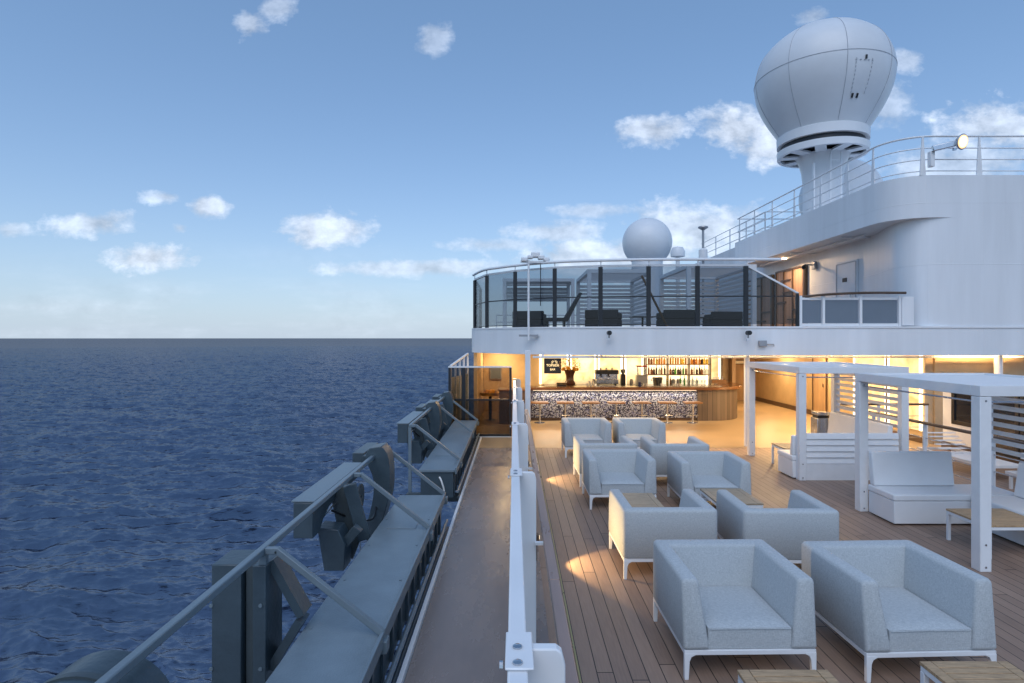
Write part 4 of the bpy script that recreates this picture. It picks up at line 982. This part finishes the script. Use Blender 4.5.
area_light('backbar_glow', (4, 20.3, 1.55), 6.0, 20, rot=(R(90), 0, 0), sizey=.8, col=(1, .78, .45), parent=bb)
sh = []
for z in (1.33, 1.69):
    MB().box(4.60, 6.84, 20.12, 20.40, z-.025, z).build('shelf', 'stoolwood', bb)
for x in (4.60, 5.36, 6.10, 6.84): MB().box(x-.015, x+.015, 20.15, 20.37, .967, 2.02).build('shelf_post', 'brown', bb)
def bottle_mesh(k):
    r = (.038, .045, .034)[k]; hh = (.30, .25, .33)[k]
    return MB().lathe([(.0, 0), (r*.95, .0), (r, .012), (r, hh*.55), (r*.75, hh*.66), (r*.33, hh*.76), (r*.32, hh*.96), (r*.38, hh), (0, hh)], (0, 0, 0), 12)
cache = {}
def bottle(x, y, z, ci, shape, where):
    c, m = BOT[ci]
    key = (ci, shape)
    if key not in cache:
        o = bottle_mesh(shape).build('bottle', m); cache[key] = o
    else:
        o = cache[key].copy(); COL.objects.link(o)
    o.location = (x, y, z)
    tag(o, f'{c} glass bottle standing on the {where}', 'bottle', f'{c} bottles on the {where}')
rng = random.Random(3)
for z, where, pal in ((1.69, 'top shelf behind the bar', [0, 0, 4, 0, 5, 1, 4]), (1.33, 'middle shelf behind the bar', [1, 5, 2, 3, 5, 1, 2])):
    for a, b in ((4.66, 5.30), (5.42, 6.04), (6.16, 6.78)):
        for k in range(7):
            x = a+(b-a)*(k+.5)/7; bottle(x, 20.25+rng.uniform(-.03, .03), z, rng.choice(pal), rng.randrange(3), where)
for k, (x, ci, sc) in enumerate(((5.32, 4, 2), (5.44, 5, 0), (5.78, 3, 2), (5.92, 3, 2), (6.2, 2, 0), (6.35, 2, 1))):
    bottle(x, 20.15, .965, ci, sc, 'steel worktop of the back bar')
def goblet():
    return MB().lathe([(0, 0), (.032, .0), (.03, .006), (.006, .012), (.006, .07), (.03, .1), (.036, .15), (.033, .18), (.03, .18), (0, .1)], (0, 0, 0), 12)
g0 = None
for k in range(12):
    x = 5.3+.13*k
    if g0 is None: g0 = goblet().build('wine_glass', 'clear'); o = g0
    else: o = g0.copy(); COL.objects.link(o)
    o.location = (x, 19.98 if k % 2 else 20.04, .965)
    tag(o, 'clear stemmed glass in the row on the back bar worktop', 'glass', 'glasses on the back bar worktop')
# stools
def make_stool():
    t = thing('bar_stool', '', 'stool')
    MB().box(-.26, .26, -.17, .17, .60, .65).build('seat', 'stoolwood', t, bevel=.012)
    MB().tube([(0, 0, .03), (0, 0, .598)], .03, 12).build('pedestal', 'steel', t)
    MB().lathe([(.17, 0), (.17, .012), (.05, .03), (0, .03)], (0, 0, .002), 20).build('base', 'steel', t)
    MB().tube([(-.13, -.12, .25), (.13, -.12, .25)], .012, 8).build('footrest', 'steel', t)
    MB().bar((0, -.03, .25), (0, -.12, .25), .02).build('footrest_arm', 'steel', t)
    return t
ordn = ('leftmost bar stool, next to the white column at the bar', 'second bar stool from the left before the mosaic front', 'third bar stool from the left before the mosaic front', 'fourth bar stool, the middle one of the seven', 'third bar stool from the right before the mosaic front', 'second bar stool from the right before the mosaic front', 'rightmost bar stool, beside the planked bar end')
st = make_stool()
for k in range(7):
    loc = ((539.7+25.5*k-VX)*17.72/F, 17.72, .004)
    if k == 0: st.location = loc; tag(st, ordn[0], 'stool', 'bar stools along the counter')
    else: dup(st, loc, 0, ordn[k])
# chalkboard
cb = thing('chalkboard', 'dark chalkboard with sun drawing and lettering on the lit bar wall', 'sign', (1.36, 20.43, 1.6))
MB().box(1.06, 1.66, 20.40, 20.446, 1.35, 1.88).build('board', 'slate', cb, bevel=.012)
def text(body, size, x, y, z, parent, mat):
    c = bpy.data.curves.new('lettering', 'FONT'); c.body = body; c.size = size; c.align_x = 'CENTER'; c.extrude = .002
    o = bpy.data.objects.new('tmp', c); COL.objects.link(o)
    dg = bpy.context.evaluated_depsgraph_get(); me = bpy.data.meshes.new_from_object(o.evaluated_get(dg)); bpy.data.objects.remove(o)
    me.materials.append(M[mat]); o = bpy.data.objects.new('lettering', me); COL.objects.link(o); o.parent = parent
    o.location = Vector((x, y, z))-parent.location; o.rotation_euler = (R(90), 0, 0); return o
text('TOPSIDE', .115, 1.36, 20.397, 1.60, cb, 'chalk'); text('BAR', .10, 1.36, 20.397, 1.46, cb, 'chalk')
sn = MB()
for a in range(0, 181, 30): sn.bar((1.42+.05*math.cos(R(a)), 20.395, 1.72+.05*math.sin(R(a))), (1.42+.12*math.cos(R(a)), 20.395, 1.72+.11*math.sin(R(a))), .004, .014)
sn.build('sun_drawing', 'chalk', cb)
# things on the bar
t = thing('flower_vase', 'brown urn of dried flowers on the bar worktop', 'vase', (1.85, 19.6, 1.0)); X, Y = 1.85, 19.2
MB().lathe([(.0, 0), (.17, 0), (.19, .05), (.13, .15), (.13, .3), (.2, .5), (.18, .5), (.1, .3), (0, .3)], (X, Y, 1.05), 20).build('urn', 'vase', t)
MB().box(X-.2, X+.2, Y-.2, Y+.2, .01, 1.048).build('stand', 'brown', t)
fw = MB(); r_ = random.Random(5)
for k in range(420):
    a = r_.uniform(0, 6.28); rr2 = r_.uniform(0, 1)**.6*.36; zz = 1.55+r_.uniform(0, .55)*(1-.5*(rr2/.36)**2); s = r_.uniform(.012, .03)
    c = Vector((X+rr2*math.cos(a), Y+rr2*math.sin(a), zz)); u = Vector((r_.uniform(-1, 1), r_.uniform(-1, 1), r_.uniform(-1, 1))).normalized(); w = u.orthogonal().normalized()
    fw.add([c-u*s, c+w*s*.6, c+u*s, c-w*s*.6], [(0, 1, 2, 3)])
fw.build('dried_stems', 'flower', t)
for k in range(7):
    a = k*.9; ball(.06, (X+.24*math.cos(a), Y+.2*math.sin(a), 1.56+.02*(k % 3)), .05, 10, 6).build('blossom', 'orange', t)
t = thing('coffee_machine', 'chrome and black espresso machine behind the bar', 'coffee machine', (3.2, 19.9, .965)); X, Y = 3.2, 20.1
MB().box(X-.38, X+.38, Y-.22, Y+.2, 1.02, 1.18).build('base', 'steel', t, bevel=.015)
MB().box(X-.38, X+.38, Y-.05, Y+.2, 1.181, 1.36).build('back', 'steel', t)
MB().box(X-.39, X+.39, Y-.24, Y+.2, 1.361, 1.50).build('head', 'black', t, bevel=.02)
for dx in (-.2, .06): MB().tube([(X+dx, Y-.14, 1.36), (X+dx, Y-.14, 1.29), (X+dx, Y-.3, 1.28)], .02, 8).build('portafilter', 'black', t)
for dx in (-.3, .3): MB().box(X+dx-.03, X+dx+.03, Y-.15, Y+.1, .966, 1.019).build('foot', 'black', t)
for dx in (-.2, .0, .2): MB().lathe([(.03, 0), (.035, .07), (0, .07)], (X+dx, Y, 1.50), 10).build('cup', 'paper', t)
t = thing('coffee_grinder', 'tall black coffee grinder right of the espresso machine', 'grinder', (3.78, 20.1, .965)); X, Y = 3.78, 20.1
MB().box(X-.08, X+.08, Y-.1, Y+.1, .967, 1.35).build('body', 'black', t, bevel=.015)
MB().lathe([(.05, 0), (.085, .08), (.085, .17), (0, .17)], (X, Y, 1.351), 14).build('hopper', 'soil', t)
t = thing('drinks_machine', 'steel drinks machine with red lid beside the bottle shelves', 'machine', (4.5, 19.7, .965)); X, Y = 4.42, 20.1
MB().box(X-.18, X+.18, Y-.16, Y+.16, .967, 1.32).build('body', 'soil', t, bevel=.015)
MB().lathe([(.12, 0), (.15, .05), (.15, .22), (.0, .22)], (X, Y, 1.321), 18).build('bowl', 'clear', t)
MB().box(X-.18, X+.18, Y-.12, Y+.12, 1.60, 1.65).build('lid', 'red', t, bevel=.015)
for dx in (-.14, .14): MB().box(X+dx-.015, X+dx+.015, Y-.02, Y+.02, 1.321, 1.599).build('lid_post', 'steel', t)
t = thing('drinks_chiller', 'round pale ice bucket in front of the bottle shelves', 'ice bucket', (4.95, 19.9, .965))
MB().lathe([(.0, 0), (.14, 0), (.18, .28), (.17, .28), (.13, .02), (0, .02)], (4.95, 20.02, .967), 20).build('bucket', 'steel', t)
MB().tube([(4.95-.19, 20.0, 1.2), (4.95-.23, 20.0, 1.16), (4.95-.19, 20.0, 1.12)], .012, 6).build('handle', 'steel', t)
t = thing('till_terminal', 'black card terminal on the bar below the chalkboard', 'terminal', (1.55, 18.4, 1.07))
MB().prism([(18.36, 1.071), (18.56, 1.071), (18.56, 1.17), (18.36, 1.11)], 1.36, 1.64, 'yz').build('body', 'black', t)
MB().prism([(18.375, 1.119), (18.545, 1.17), (18.545, 1.174), (18.375, 1.123)], 1.39, 1.61, 'yz').build('screen', 'darkglass', t)
t = thing('phone_handset', 'dark handset on the divider right of the chalkboard', 'handset', (1.95, 20.4, 1.45))
MB().box(1.89, 2.0, 20.30, 20.375, 1.35, 1.55).build('body', 'black', t, bevel=.02)
MB().tube([(1.95, 20.34, 1.35), (1.93, 20.34, 1.1)], .02, 8).build('cord', 'black', t)
t = thing('blue_mug', 'dark blue mug on the bar top', 'mug', (3.9, 18.35, 1.07))
MB().lathe([(0, 0), (.045, 0), (.05, .13), (.045, .13), (.04, .01), (0, .01)], (3.98, 18.35, 1.071), 16).build('cup', 'navy', t)
MB().tube([(4.03, 18.35, 1.17), (4.065, 18.35, 1.15), (4.065, 18.35, 1.11), (4.028, 18.35, 1.1)], .008, 6).build('handle', 'navy', t)
cup0 = None
for k, x in enumerate((2.35, 2.46, 2.57, 2.42, 2.53, 4.12, 4.22, 4.7, 5.1, 5.2, 5.3)):
    if cup0 is None: cup0 = MB().lathe([(0, 0), (.03, 0), (.045, .075), (.041, .075), (.028, .006), (0, .006)], (0, 0, 0), 12).build('coffee_cup', 'paper'); o = cup0
    else: o = cup0.copy(); COL.objects.link(o)
    o.location = (x, 18.52, 1.071+(.0765 if k in (3, 4) else 0))
    tag(o, 'small white cup standing on the wooden bar top', 'cup', 'cups on the bar top')
jr0 = None
for k, x in enumerate((2.75, 2.9, 4.05, 5.0, 5.5, 5.66)):
    if jr0 is None: jr0 = MB().lathe([(0, 0), (.055, 0), (.06, .02), (.06, .17), (.045, .19), (.045, .22), (0, .22)], (0, 0, 0), 14).build('storage_jar', 'soil'); o = jr0
    else: o = jr0.copy(); COL.objects.link(o)
    o.location = (x, 20.0, .966); tag(o, 'grey lidded jar on the steel back bar worktop', 'jar', 'jars on the back bar')
t = thing('wooden_crate', 'wooden crate of cutlery at the curved bar end', 'crate', (6.7, 19.2, 1.07))
MB().box(6.62, 7.12, 19.4, 19.42, 1.071, 1.2).box(6.62, 7.12, 19.68, 19.7, 1.071, 1.2).box(6.62, 6.64, 19.421, 19.679, 1.071, 1.2).box(7.10, 7.12, 19.421, 19.679, 1.071, 1.2).box(6.641, 7.099, 19.421, 19.679, 1.071, 1.08).build('box', 'stoolwood', t)
for k in range(6): MB().tube([(6.7+.06*k, 19.55, 1.081), (6.71+.065*k, 19.55, 1.29)], .012, 6).build('cutlery', 'steel', t)
pp = thing('picture_frame', 'small picture frame high on the passage wall', 'picture', (8.8, 24.2, 1.8))
MB().box(9.2, 9.75, 24.25, 24.29, 1.50, 1.68).build('frame', 'brown', pp); MB().box(9.23, 9.72, 24.24, 24.249, 1.53, 1.65).build('print', 'paper', pp)

# ------------------------------------------------------------------ lifeboat davit platforms along the walkway
def platform(label, y0, y1, hoops, post):
    t = thing('davit_platform', label, 'platform', (-1.3, (y0+y1)/2, 0), 0, 'davit platforms along the walkway')
    MB().box(-1.54, -.955, y0, y1, .43, .47).build('top_plate', 'platform_top_skylit', t, bevel=.006)
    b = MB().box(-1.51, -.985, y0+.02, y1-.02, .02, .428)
    b.build('box_body', 'davit', t)
    y = y0+.1
    while y < y1-.1: MB().box(-.984, -.962, y, y+.05, .03, .427).build('rib', 'davit', t); y += .33
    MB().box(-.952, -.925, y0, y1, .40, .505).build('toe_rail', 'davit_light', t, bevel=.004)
    hs = catmull([(-1.2, y0-.02, .36), (-1.16, y0-.07, .30), (-1.12, y0-.06, .12), (-1.2, y0-.03, -.02)], 5)
    MB().tube(hs, .014, 7).build('hose', 'paper', t)
    y = y0+.5
    while y < y1-.3:
        for x in (-1.49, -1.0): MB().lathe([(.012, 0), (.012, .005), (0, .005)], (x, y, .4705), 8).build('bolt', 'davit_light', t)
        y += .85
    for y in (y0+1.1, y1-1.4): MB().box(-1.42, -1.10, y, y+.34, .4705, .476).build('hatch_cover', 'platform_top_skylit', t, bevel=.002)
    MB().tube([(-.91, y0, .12), (-.91, y1, .12)], .022, 8).build('pipe', 'davit_light', t)
    MB().tube([(-.90, y0, .03), (-.90, y1, .03)], .018, 8).build('pipe', 'davit_dark', t)
    MB().bar((-1.80, hoops[0]-(3.4 if post == 'open' else 0), 1.08), (-1.80, hoops[-1], 1.08), .05).build('handrail', 'davit_light', t, bevel=.008)
    for Y in hoops:
        h = MB(); P = [(-1.80, Y, 1.08), (-1.685, Y, 1.08), (-.94, Y, .49)]
        h.bar((-1.775, Y, 1.08), (-1.685, Y, 1.08), .046).bar((-1.70, Y, 1.088), (-.94, Y, .49), .046)
        h.build('brace', 'davit_light', t, bevel=.006)
        MB().box(-.965, -.90, Y-.05, Y+.05, .36, .45).build('brace_foot', 'davit_light', t, bevel=.006)
    for Y in (hoops[0], hoops[-1]) if post != 'open' else (hoops[0]+.02,):
        MB().box(-1.825, -1.775, Y-.025, Y+.025, -.3, 1.053).build('rail_post', 'davit_light', t)
    MB().bar((-1.825, y0+.5, -.1), (-.85, y0+.5, -.1), .12).build('bearer', 'davit_dark', t)
    MB().bar((-1.825, y1-.5, -.1), (-.85, y1-.5, -.1), .12).build('bearer', 'davit_dark', t)
    return t
platform('nearest grey davit platform with long slanting handrail beside the walkway', 1.2, 7.87, (4.15, 6.44, 7.85), 'open')
platform('farther grey davit platform ending at the tinted glass screen', 9.36, 15.0, (10.04, 13.0, 14.9), 'post')
def davit_head():
    t = thing('boat_davit', '', 'davit')
    # Y measured from the near end of the boom (5.62 in the nearest unit)
    q = lambda pts, Y: [px(x, y, Y) for x, y in pts]
    w = lambda mb, name, mat='davit', bv=.008: mb.build(name, mat, t, world=False, bevel=bv)
    def pr(pts, Y, th): 
        return MB().prism(q(pts, Y), Y-5.62, Y-5.62+th)
    w(MB().prism([(0, 1.0), (1.75, 1.0), (1.75, .86), (.75, .85), (.5, .82), (.32, .75), (.2, .655), (0, .655)], -2.14, -1.95, 'yz'), 'boom')
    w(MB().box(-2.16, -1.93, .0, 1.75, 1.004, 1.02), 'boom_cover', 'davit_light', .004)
    w(pr([(317, 528), (338, 530), (345, 545), (344, 571), (324, 571)], 6.0, .25), 'hook_plate')
    w(pr([(329, 490), (347, 484), (362, 534), (352, 560), (341, 545)], 6.35, .08), 'arm_plate', 'davit_dark')
    w(MB().bar((*px(350, 484, 6.3)[:1], .66, px(350, 484, 6.3)[1]), (px(364, 540, 6.3)[0], .70, px(364, 540, 6.3)[1]), .07, .14), 'strut')
    w(MB().bar((px(343, 545, 6.1)[0], .5, px(343, 545, 6.1)[1]), (px(358, 528, 6.1)[0], .5, px(358, 528, 6.1)[1]), .10, .10), 'cross_link')
    c = catmull([px(x, y, 7.4) for x, y in [(363, 536), (372, 505), (374, 480), (366, 458), (370, 448)]], 4)
    c2 = catmull([px(x, y, 7.4) for x, y in [(382, 446), (389, 458), (390, 490), (383, 520), (374, 545)]], 4)
    w(MB().prism(c+c2, 1.75, 2.05), 'curved_arm')
    w(MB().prism([(-2.18, .86), (-2.02, .86), (-2.02, 1.05), (-2.18, 1.05)], 2.2, 3.0), 'end_block')
    w(MB().box(-2.02, -1.84, 2.1, 2.9, .93, 1.03), 'end_cap')
    for k in range(5): w(MB().lathe([(.016, 0), (.016, .010), (0, .010)], (-1.95, .25+.33*k, .93), 8, 'x'), 'bolt', 'davit_light', 0)
    w(MB().lathe([(.02, -.05), (.15, -.05), (.15, -.03), (.11, -.012), (.11, .012), (.15, .03), (.15, .05), (.02, .05)], (-1.86, 1.25, .72), 24, 'x', True), 'sheave', 'davit_dark', 0)
    w(MB().tube([(-1.86, 1.36, .76), (-1.86, 1.42, -.6), (-1.87, 1.42, -3.0)], .011, 6), 'wire_rope', 'steel', 0)
    w(MB().tube([(-1.86, 1.14, .76), (-1.95, .62, .80), (-2.05, .10, .64)], .011, 6), 'wire_rope', 'steel', 0)
    hz = catmull([(-1.78, 1.9, .55), (-1.74, 1.6, .38), (-1.76, 1.2, .45), (-1.84, .8, .62), (-1.92, .5, .78)], 5)
    w(MB().tube(hz, .014, 7), 'hose', 'black', 0)
    return t
dv = davit_head(); dv.location = (0, 5.62, 0); tag(dv, 'grey lifeboat davit head with boom and curved arm at the nearest platform', 'davit', 'lifeboat davits over the sea')
dup(dv, (-.02, 10.75, 0), 0, 'grey lifeboat davit head at the near end of the farther platform')
dup(dv, (.02, 13.1, 0), 0, 'grey lifeboat davit head just before the tinted glass screen')
dp = thing('davit_post', 'broad grey davit post with triangular bracket beside the nearest platform', 'davit post', (-1.95, 4.25, -.8))
MB().box(-2.15, -1.94, 4.12, 4.42, -3, .99).build('column', 'davit', dp, bevel=.008)
MB().box(-1.925, -1.86, 4.17, 4.40, -3, .96).build('rail_channel', 'davit_dark', dp)
MB().box(-1.858, -1.765, 4.12, 4.42, -3, .98).build('column', 'davit', dp, bevel=.006)
MB().bar((-1.77, 4.28, .98), (-1.545, 4.28, .58), .06, .16, up=(0, 1, 0)).build('bracket_arm', 'davit', dp)
MB().bar((-1.77, 4.28, .20), (-1.56, 4.28, .54), .06, .16, up=(0, 1, 0)).build('bracket_arm', 'davit', dp)
for z in (-.2, .25, .7):
    MB().lathe([(.014, 0), (.014, .008), (0, .008)], (-2.15, 4.112, z), 8, 'y').build('bolt', 'davit_light', dp); MB().lathe([(.014, 0), (.014, .008), (0, .008)], (-1.80, 4.112, z), 8, 'y').build('bolt', 'davit_light', dp)
dw = thing('davit_winch', 'round grey winch drum cover at the bottom left corner under the handrail', 'winch', (-2.05, 2.6, .3))
MB().lathe([(0, -.42), (.28, -.42), (.335, -.38), (.335, .2), (.30, .24), (0, .26)], (-2.04, 2.75, .68), 40, 'y').build('drum_cover', 'davit', dw)
MB().lathe([(.32, -.02), (.345, -.02), (.345, .02), (.32, .02)], (-2.04, 2.72, .68), 40, 'y', True).build('clamp_band', 'davit_dark', dw)
MB().box(-2.2, -1.9, 2.5, 2.9, -.5, .45).build('stand', 'davit_dark', dw)

# ------------------------------------------------------------------ world, sun, camera
SUN_AZ, SUN_EL = R(-168), R(50)      # azimuth from +Y (ahead): out to the left, over the sea
def world():
    w = bpy.data.worlds.new('World'); S.world = w; w.use_nodes = True
    N, L = w.node_tree.nodes, w.node_tree.links
    bg = N['Background']
    sky = N.new('ShaderNodeTexSky'); sky.sky_type = 'NISHITA'; sky.sun_disc = False
    sky.sun_elevation = SUN_EL; sky.sun_rotation = SUN_AZ; sky.altitude = 20; sky.air_density = 1.0; sky.dust_density = .6; sky.ozone_density = 2.0
    tc = N.new('ShaderNodeTexCoord'); sp = N.new('ShaderNodeSeparateXYZ'); L.new(tc.outputs['Generated'], sp.inputs[0])
    def mt(op, a, b=None, c=None, clamp=False):
        n = N.new('ShaderNodeMath'); n.operation = op; n.use_clamp = clamp
        for i, v in enumerate((a, b, c)):
            if v is None: continue
            if isinstance(v, (int, float)): n.inputs[i].default_value = v
            else: L.new(v, n.inputs[i])
        return n.outputs[0]
    yy = mt('MAXIMUM', sp.outputs['Y'], .05)
    u = mt('DIVIDE', sp.outputs['X'], yy); v = mt('DIVIDE', sp.outputs['Z'], yy)
    uv = N.new('ShaderNodeCombineXYZ'); L.new(u, uv.inputs[0]); L.new(v, uv.inputs[1])
    def noise(sc, det, rough, stretch=(1, 1, 1), off=0):
        mp = N.new('ShaderNodeMapping'); mp.inputs['Scale'].default_value = stretch; mp.inputs['Location'].default_value = (off, off*.7, 0); L.new(uv.outputs[0], mp.inputs[0])
        n = N.new('ShaderNodeTexNoise'); n.inputs['Scale'].default_value = sc; n.inputs['Detail'].default_value = det; n.inputs['Roughness'].default_value = rough
        L.new(mp.outputs[0], n.inputs['Vector']); return n.outputs['Fac']
    n1 = noise(13, 7, .62, (1, 1.5, 1)); n2 = noise(36, 5, .6, (1, 1.3, 1), 3.1)
    nz = mt('ADD', mt('MULTIPLY', mt('SUBTRACT', n1, .5), 2.6), mt('MULTIPLY', mt('SUBTRACT', n2, .5), 1.1))
    clouds = [(88, 224, 46, 15, .8), (150, 258, 52, 16, 1), (207, 206, 24, 13, .95), (163, 197, 24, 8, .7), (328, 229, 58, 21, 1), (250, 25, 17, 16, .65), (278, 8, 22, 14, .55),
              (433, 37, 20, 20, .5), (655, 131, 44, 17, .9), (735, 128, 48, 27, 1), (770, 148, 40, 22, 1), (560, 232, 60, 13, .75), (590, 211, 45, 8, .6), (420, 268, 130, 10, .75),
              (1000, 126, 70, 28, .9), (905, 62, 22, 14, .6), (885, 105, 30, 30, .6), (812, 18, 20, 12, .5), (620, 256, 120, 26, .9), (700, 232, 90, 34, .9), (960, 165, 90, 30, .7), (180, 228, 10, 6, .6), (10, 229, 20, 8, .6), (500, 245, 60, 8, .6)]
    tot = None
    for (cx, cy, a, b, wgt) in clouds:
        sub = N.new('ShaderNodeVectorMath'); sub.operation = 'SUBTRACT'; L.new(uv.outputs[0], sub.inputs[0]); sub.inputs[1].default_value = ((cx-VX)/F, (VY-cy)/F, 0)
        mul = N.new('ShaderNodeVectorMath'); mul.operation = 'MULTIPLY'; L.new(sub.outputs[0], mul.inputs[0]); mul.inputs[1].default_value = (F/a, F/b, 0)
        ln = N.new('ShaderNodeVectorMath'); ln.operation = 'LENGTH'; L.new(mul.outputs[0], ln.inputs[0])
        d = mt('SUBTRACT', 1.0, ln.outputs['Value'])
        d = mt('ADD', d, mt('MULTIPLY', nz, .85))
        d = mt('MULTIPLY', mt('SMOOTH_MIN', mt('MULTIPLY', d, 1.7), 1.0, .35, clamp=True), wgt)
        tot = d if tot is None else mt('MAXIMUM', tot, d)
    front = mt('GREATER_THAN', sp.outputs['Y'], .1)
    low = noise(5, 6, .6, (.55, 3.2, 1), 7.7)
    lowm = mt('MULTIPLY', mt('MULTIPLY', mt('SUBTRACT', low, .47), 3.2, clamp=True), mt('MULTIPLY', mt('SUBTRACT', .17, v), 6, clamp=True))
    tot = mt('MULTIPLY', mt('MAXIMUM', tot, mt('MULTIPLY', lowm, .7)), front)
    n1b = noise(13, 7, .62, (1, 1.5, 1), .035)
    lum = mt('ADD', mt('MULTIPLY_ADD', n2, .3, .82), mt('MULTIPLY', mt('SUBTRACT', n1, n1b), 1.6))
    cc = N.new('ShaderNodeVectorMath'); cc.operation = 'SCALE'; cc.inputs[0].default_value = CLOUD; L.new(lum, cc.inputs['Scale'])
    tint = N.new('ShaderNodeMix'); tint.data_type = 'RGBA'; tint.blend_type = 'MULTIPLY'; tint.inputs['Factor'].default_value = 1
    L.new(sky.outputs[0], tint.inputs['A']); tint.inputs['B'].default_value = (*TINT, 1)
    ad = N.new('ShaderNodeMix'); ad.data_type = 'RGBA'; ad.inputs['Factor'].default_value = LIFTF; L.new(tint.outputs['Result'], ad.inputs['A']); ad.inputs['B'].default_value = (*LIFT, 1)
    hz = mt('MULTIPLY', mt('POWER', 2.718, mt('MULTIPLY', mt('MAXIMUM', sp.outputs['Z'], 0.0), -7.5)), .86)
    hm = N.new('ShaderNodeMix'); hm.data_type = 'RGBA'; L.new(hz, hm.inputs['Factor']); L.new(ad.outputs['Result'], hm.inputs['A']); hm.inputs['B'].default_value = (*HAZE, 1)
    mx = N.new('ShaderNodeMix'); mx.data_type = 'RGBA'; L.new(mt('MULTIPLY', tot, .76), mx.inputs['Factor']); L.new(hm.outputs['Result'], mx.inputs['A']); L.new(cc.outputs[0], mx.inputs['B'])
    L.new(mx.outputs['Result'], bg.inputs['Color']); bg.inputs['Strength'].default_value = .085
CLOUD = (5.6, 6.2, 7.2); HAZE = (4.0, 4.75, 5.7); TINT = (.80, .92, 1.06); LIFT = (2.2, 3.9, 6.0); LIFTF = .25
world()
sl = bpy.data.lights.new('sun', 'SUN'); sl.energy = .62; sl.angle = R(50); sl.color = (1, .98, .97)
so = bpy.data.objects.new('sun', sl); COL.objects.link(so)
sd_ = Vector((math.sin(SUN_AZ)*math.cos(SUN_EL), math.cos(SUN_AZ)*math.cos(SUN_EL), math.sin(SUN_EL)))
so.rotation_euler = sd_.to_track_quat('Z', 'Y').to_euler(); so.location = (0, 0, 30)
cam = bpy.data.cameras.new('camera'); co = bpy.data.objects.new('camera', cam); COL.objects.link(co)
co.location = (0, 0, H); co.rotation_euler = (R(90), 0, 0)
cam.sensor_width = 36; cam.lens = 36*F/1024; cam.shift_x = -(VX-512)/1024; cam.shift_y = -(341.5-VY)/1024; cam.clip_start = .05; cam.clip_end = 90000
S.camera = co
S.view_settings.view_transform = 'Standard'; S.view_settings.look = 'None'; S.view_settings.gamma = 1; S.view_settings.exposure = .74
S.cycles.max_bounces = 8; S.cycles.transparent_max_bounces = 24; S.cycles.sample_clamp_indirect = 6
S.cycles.caustics_reflective = False; S.cycles.caustics_refractive = False
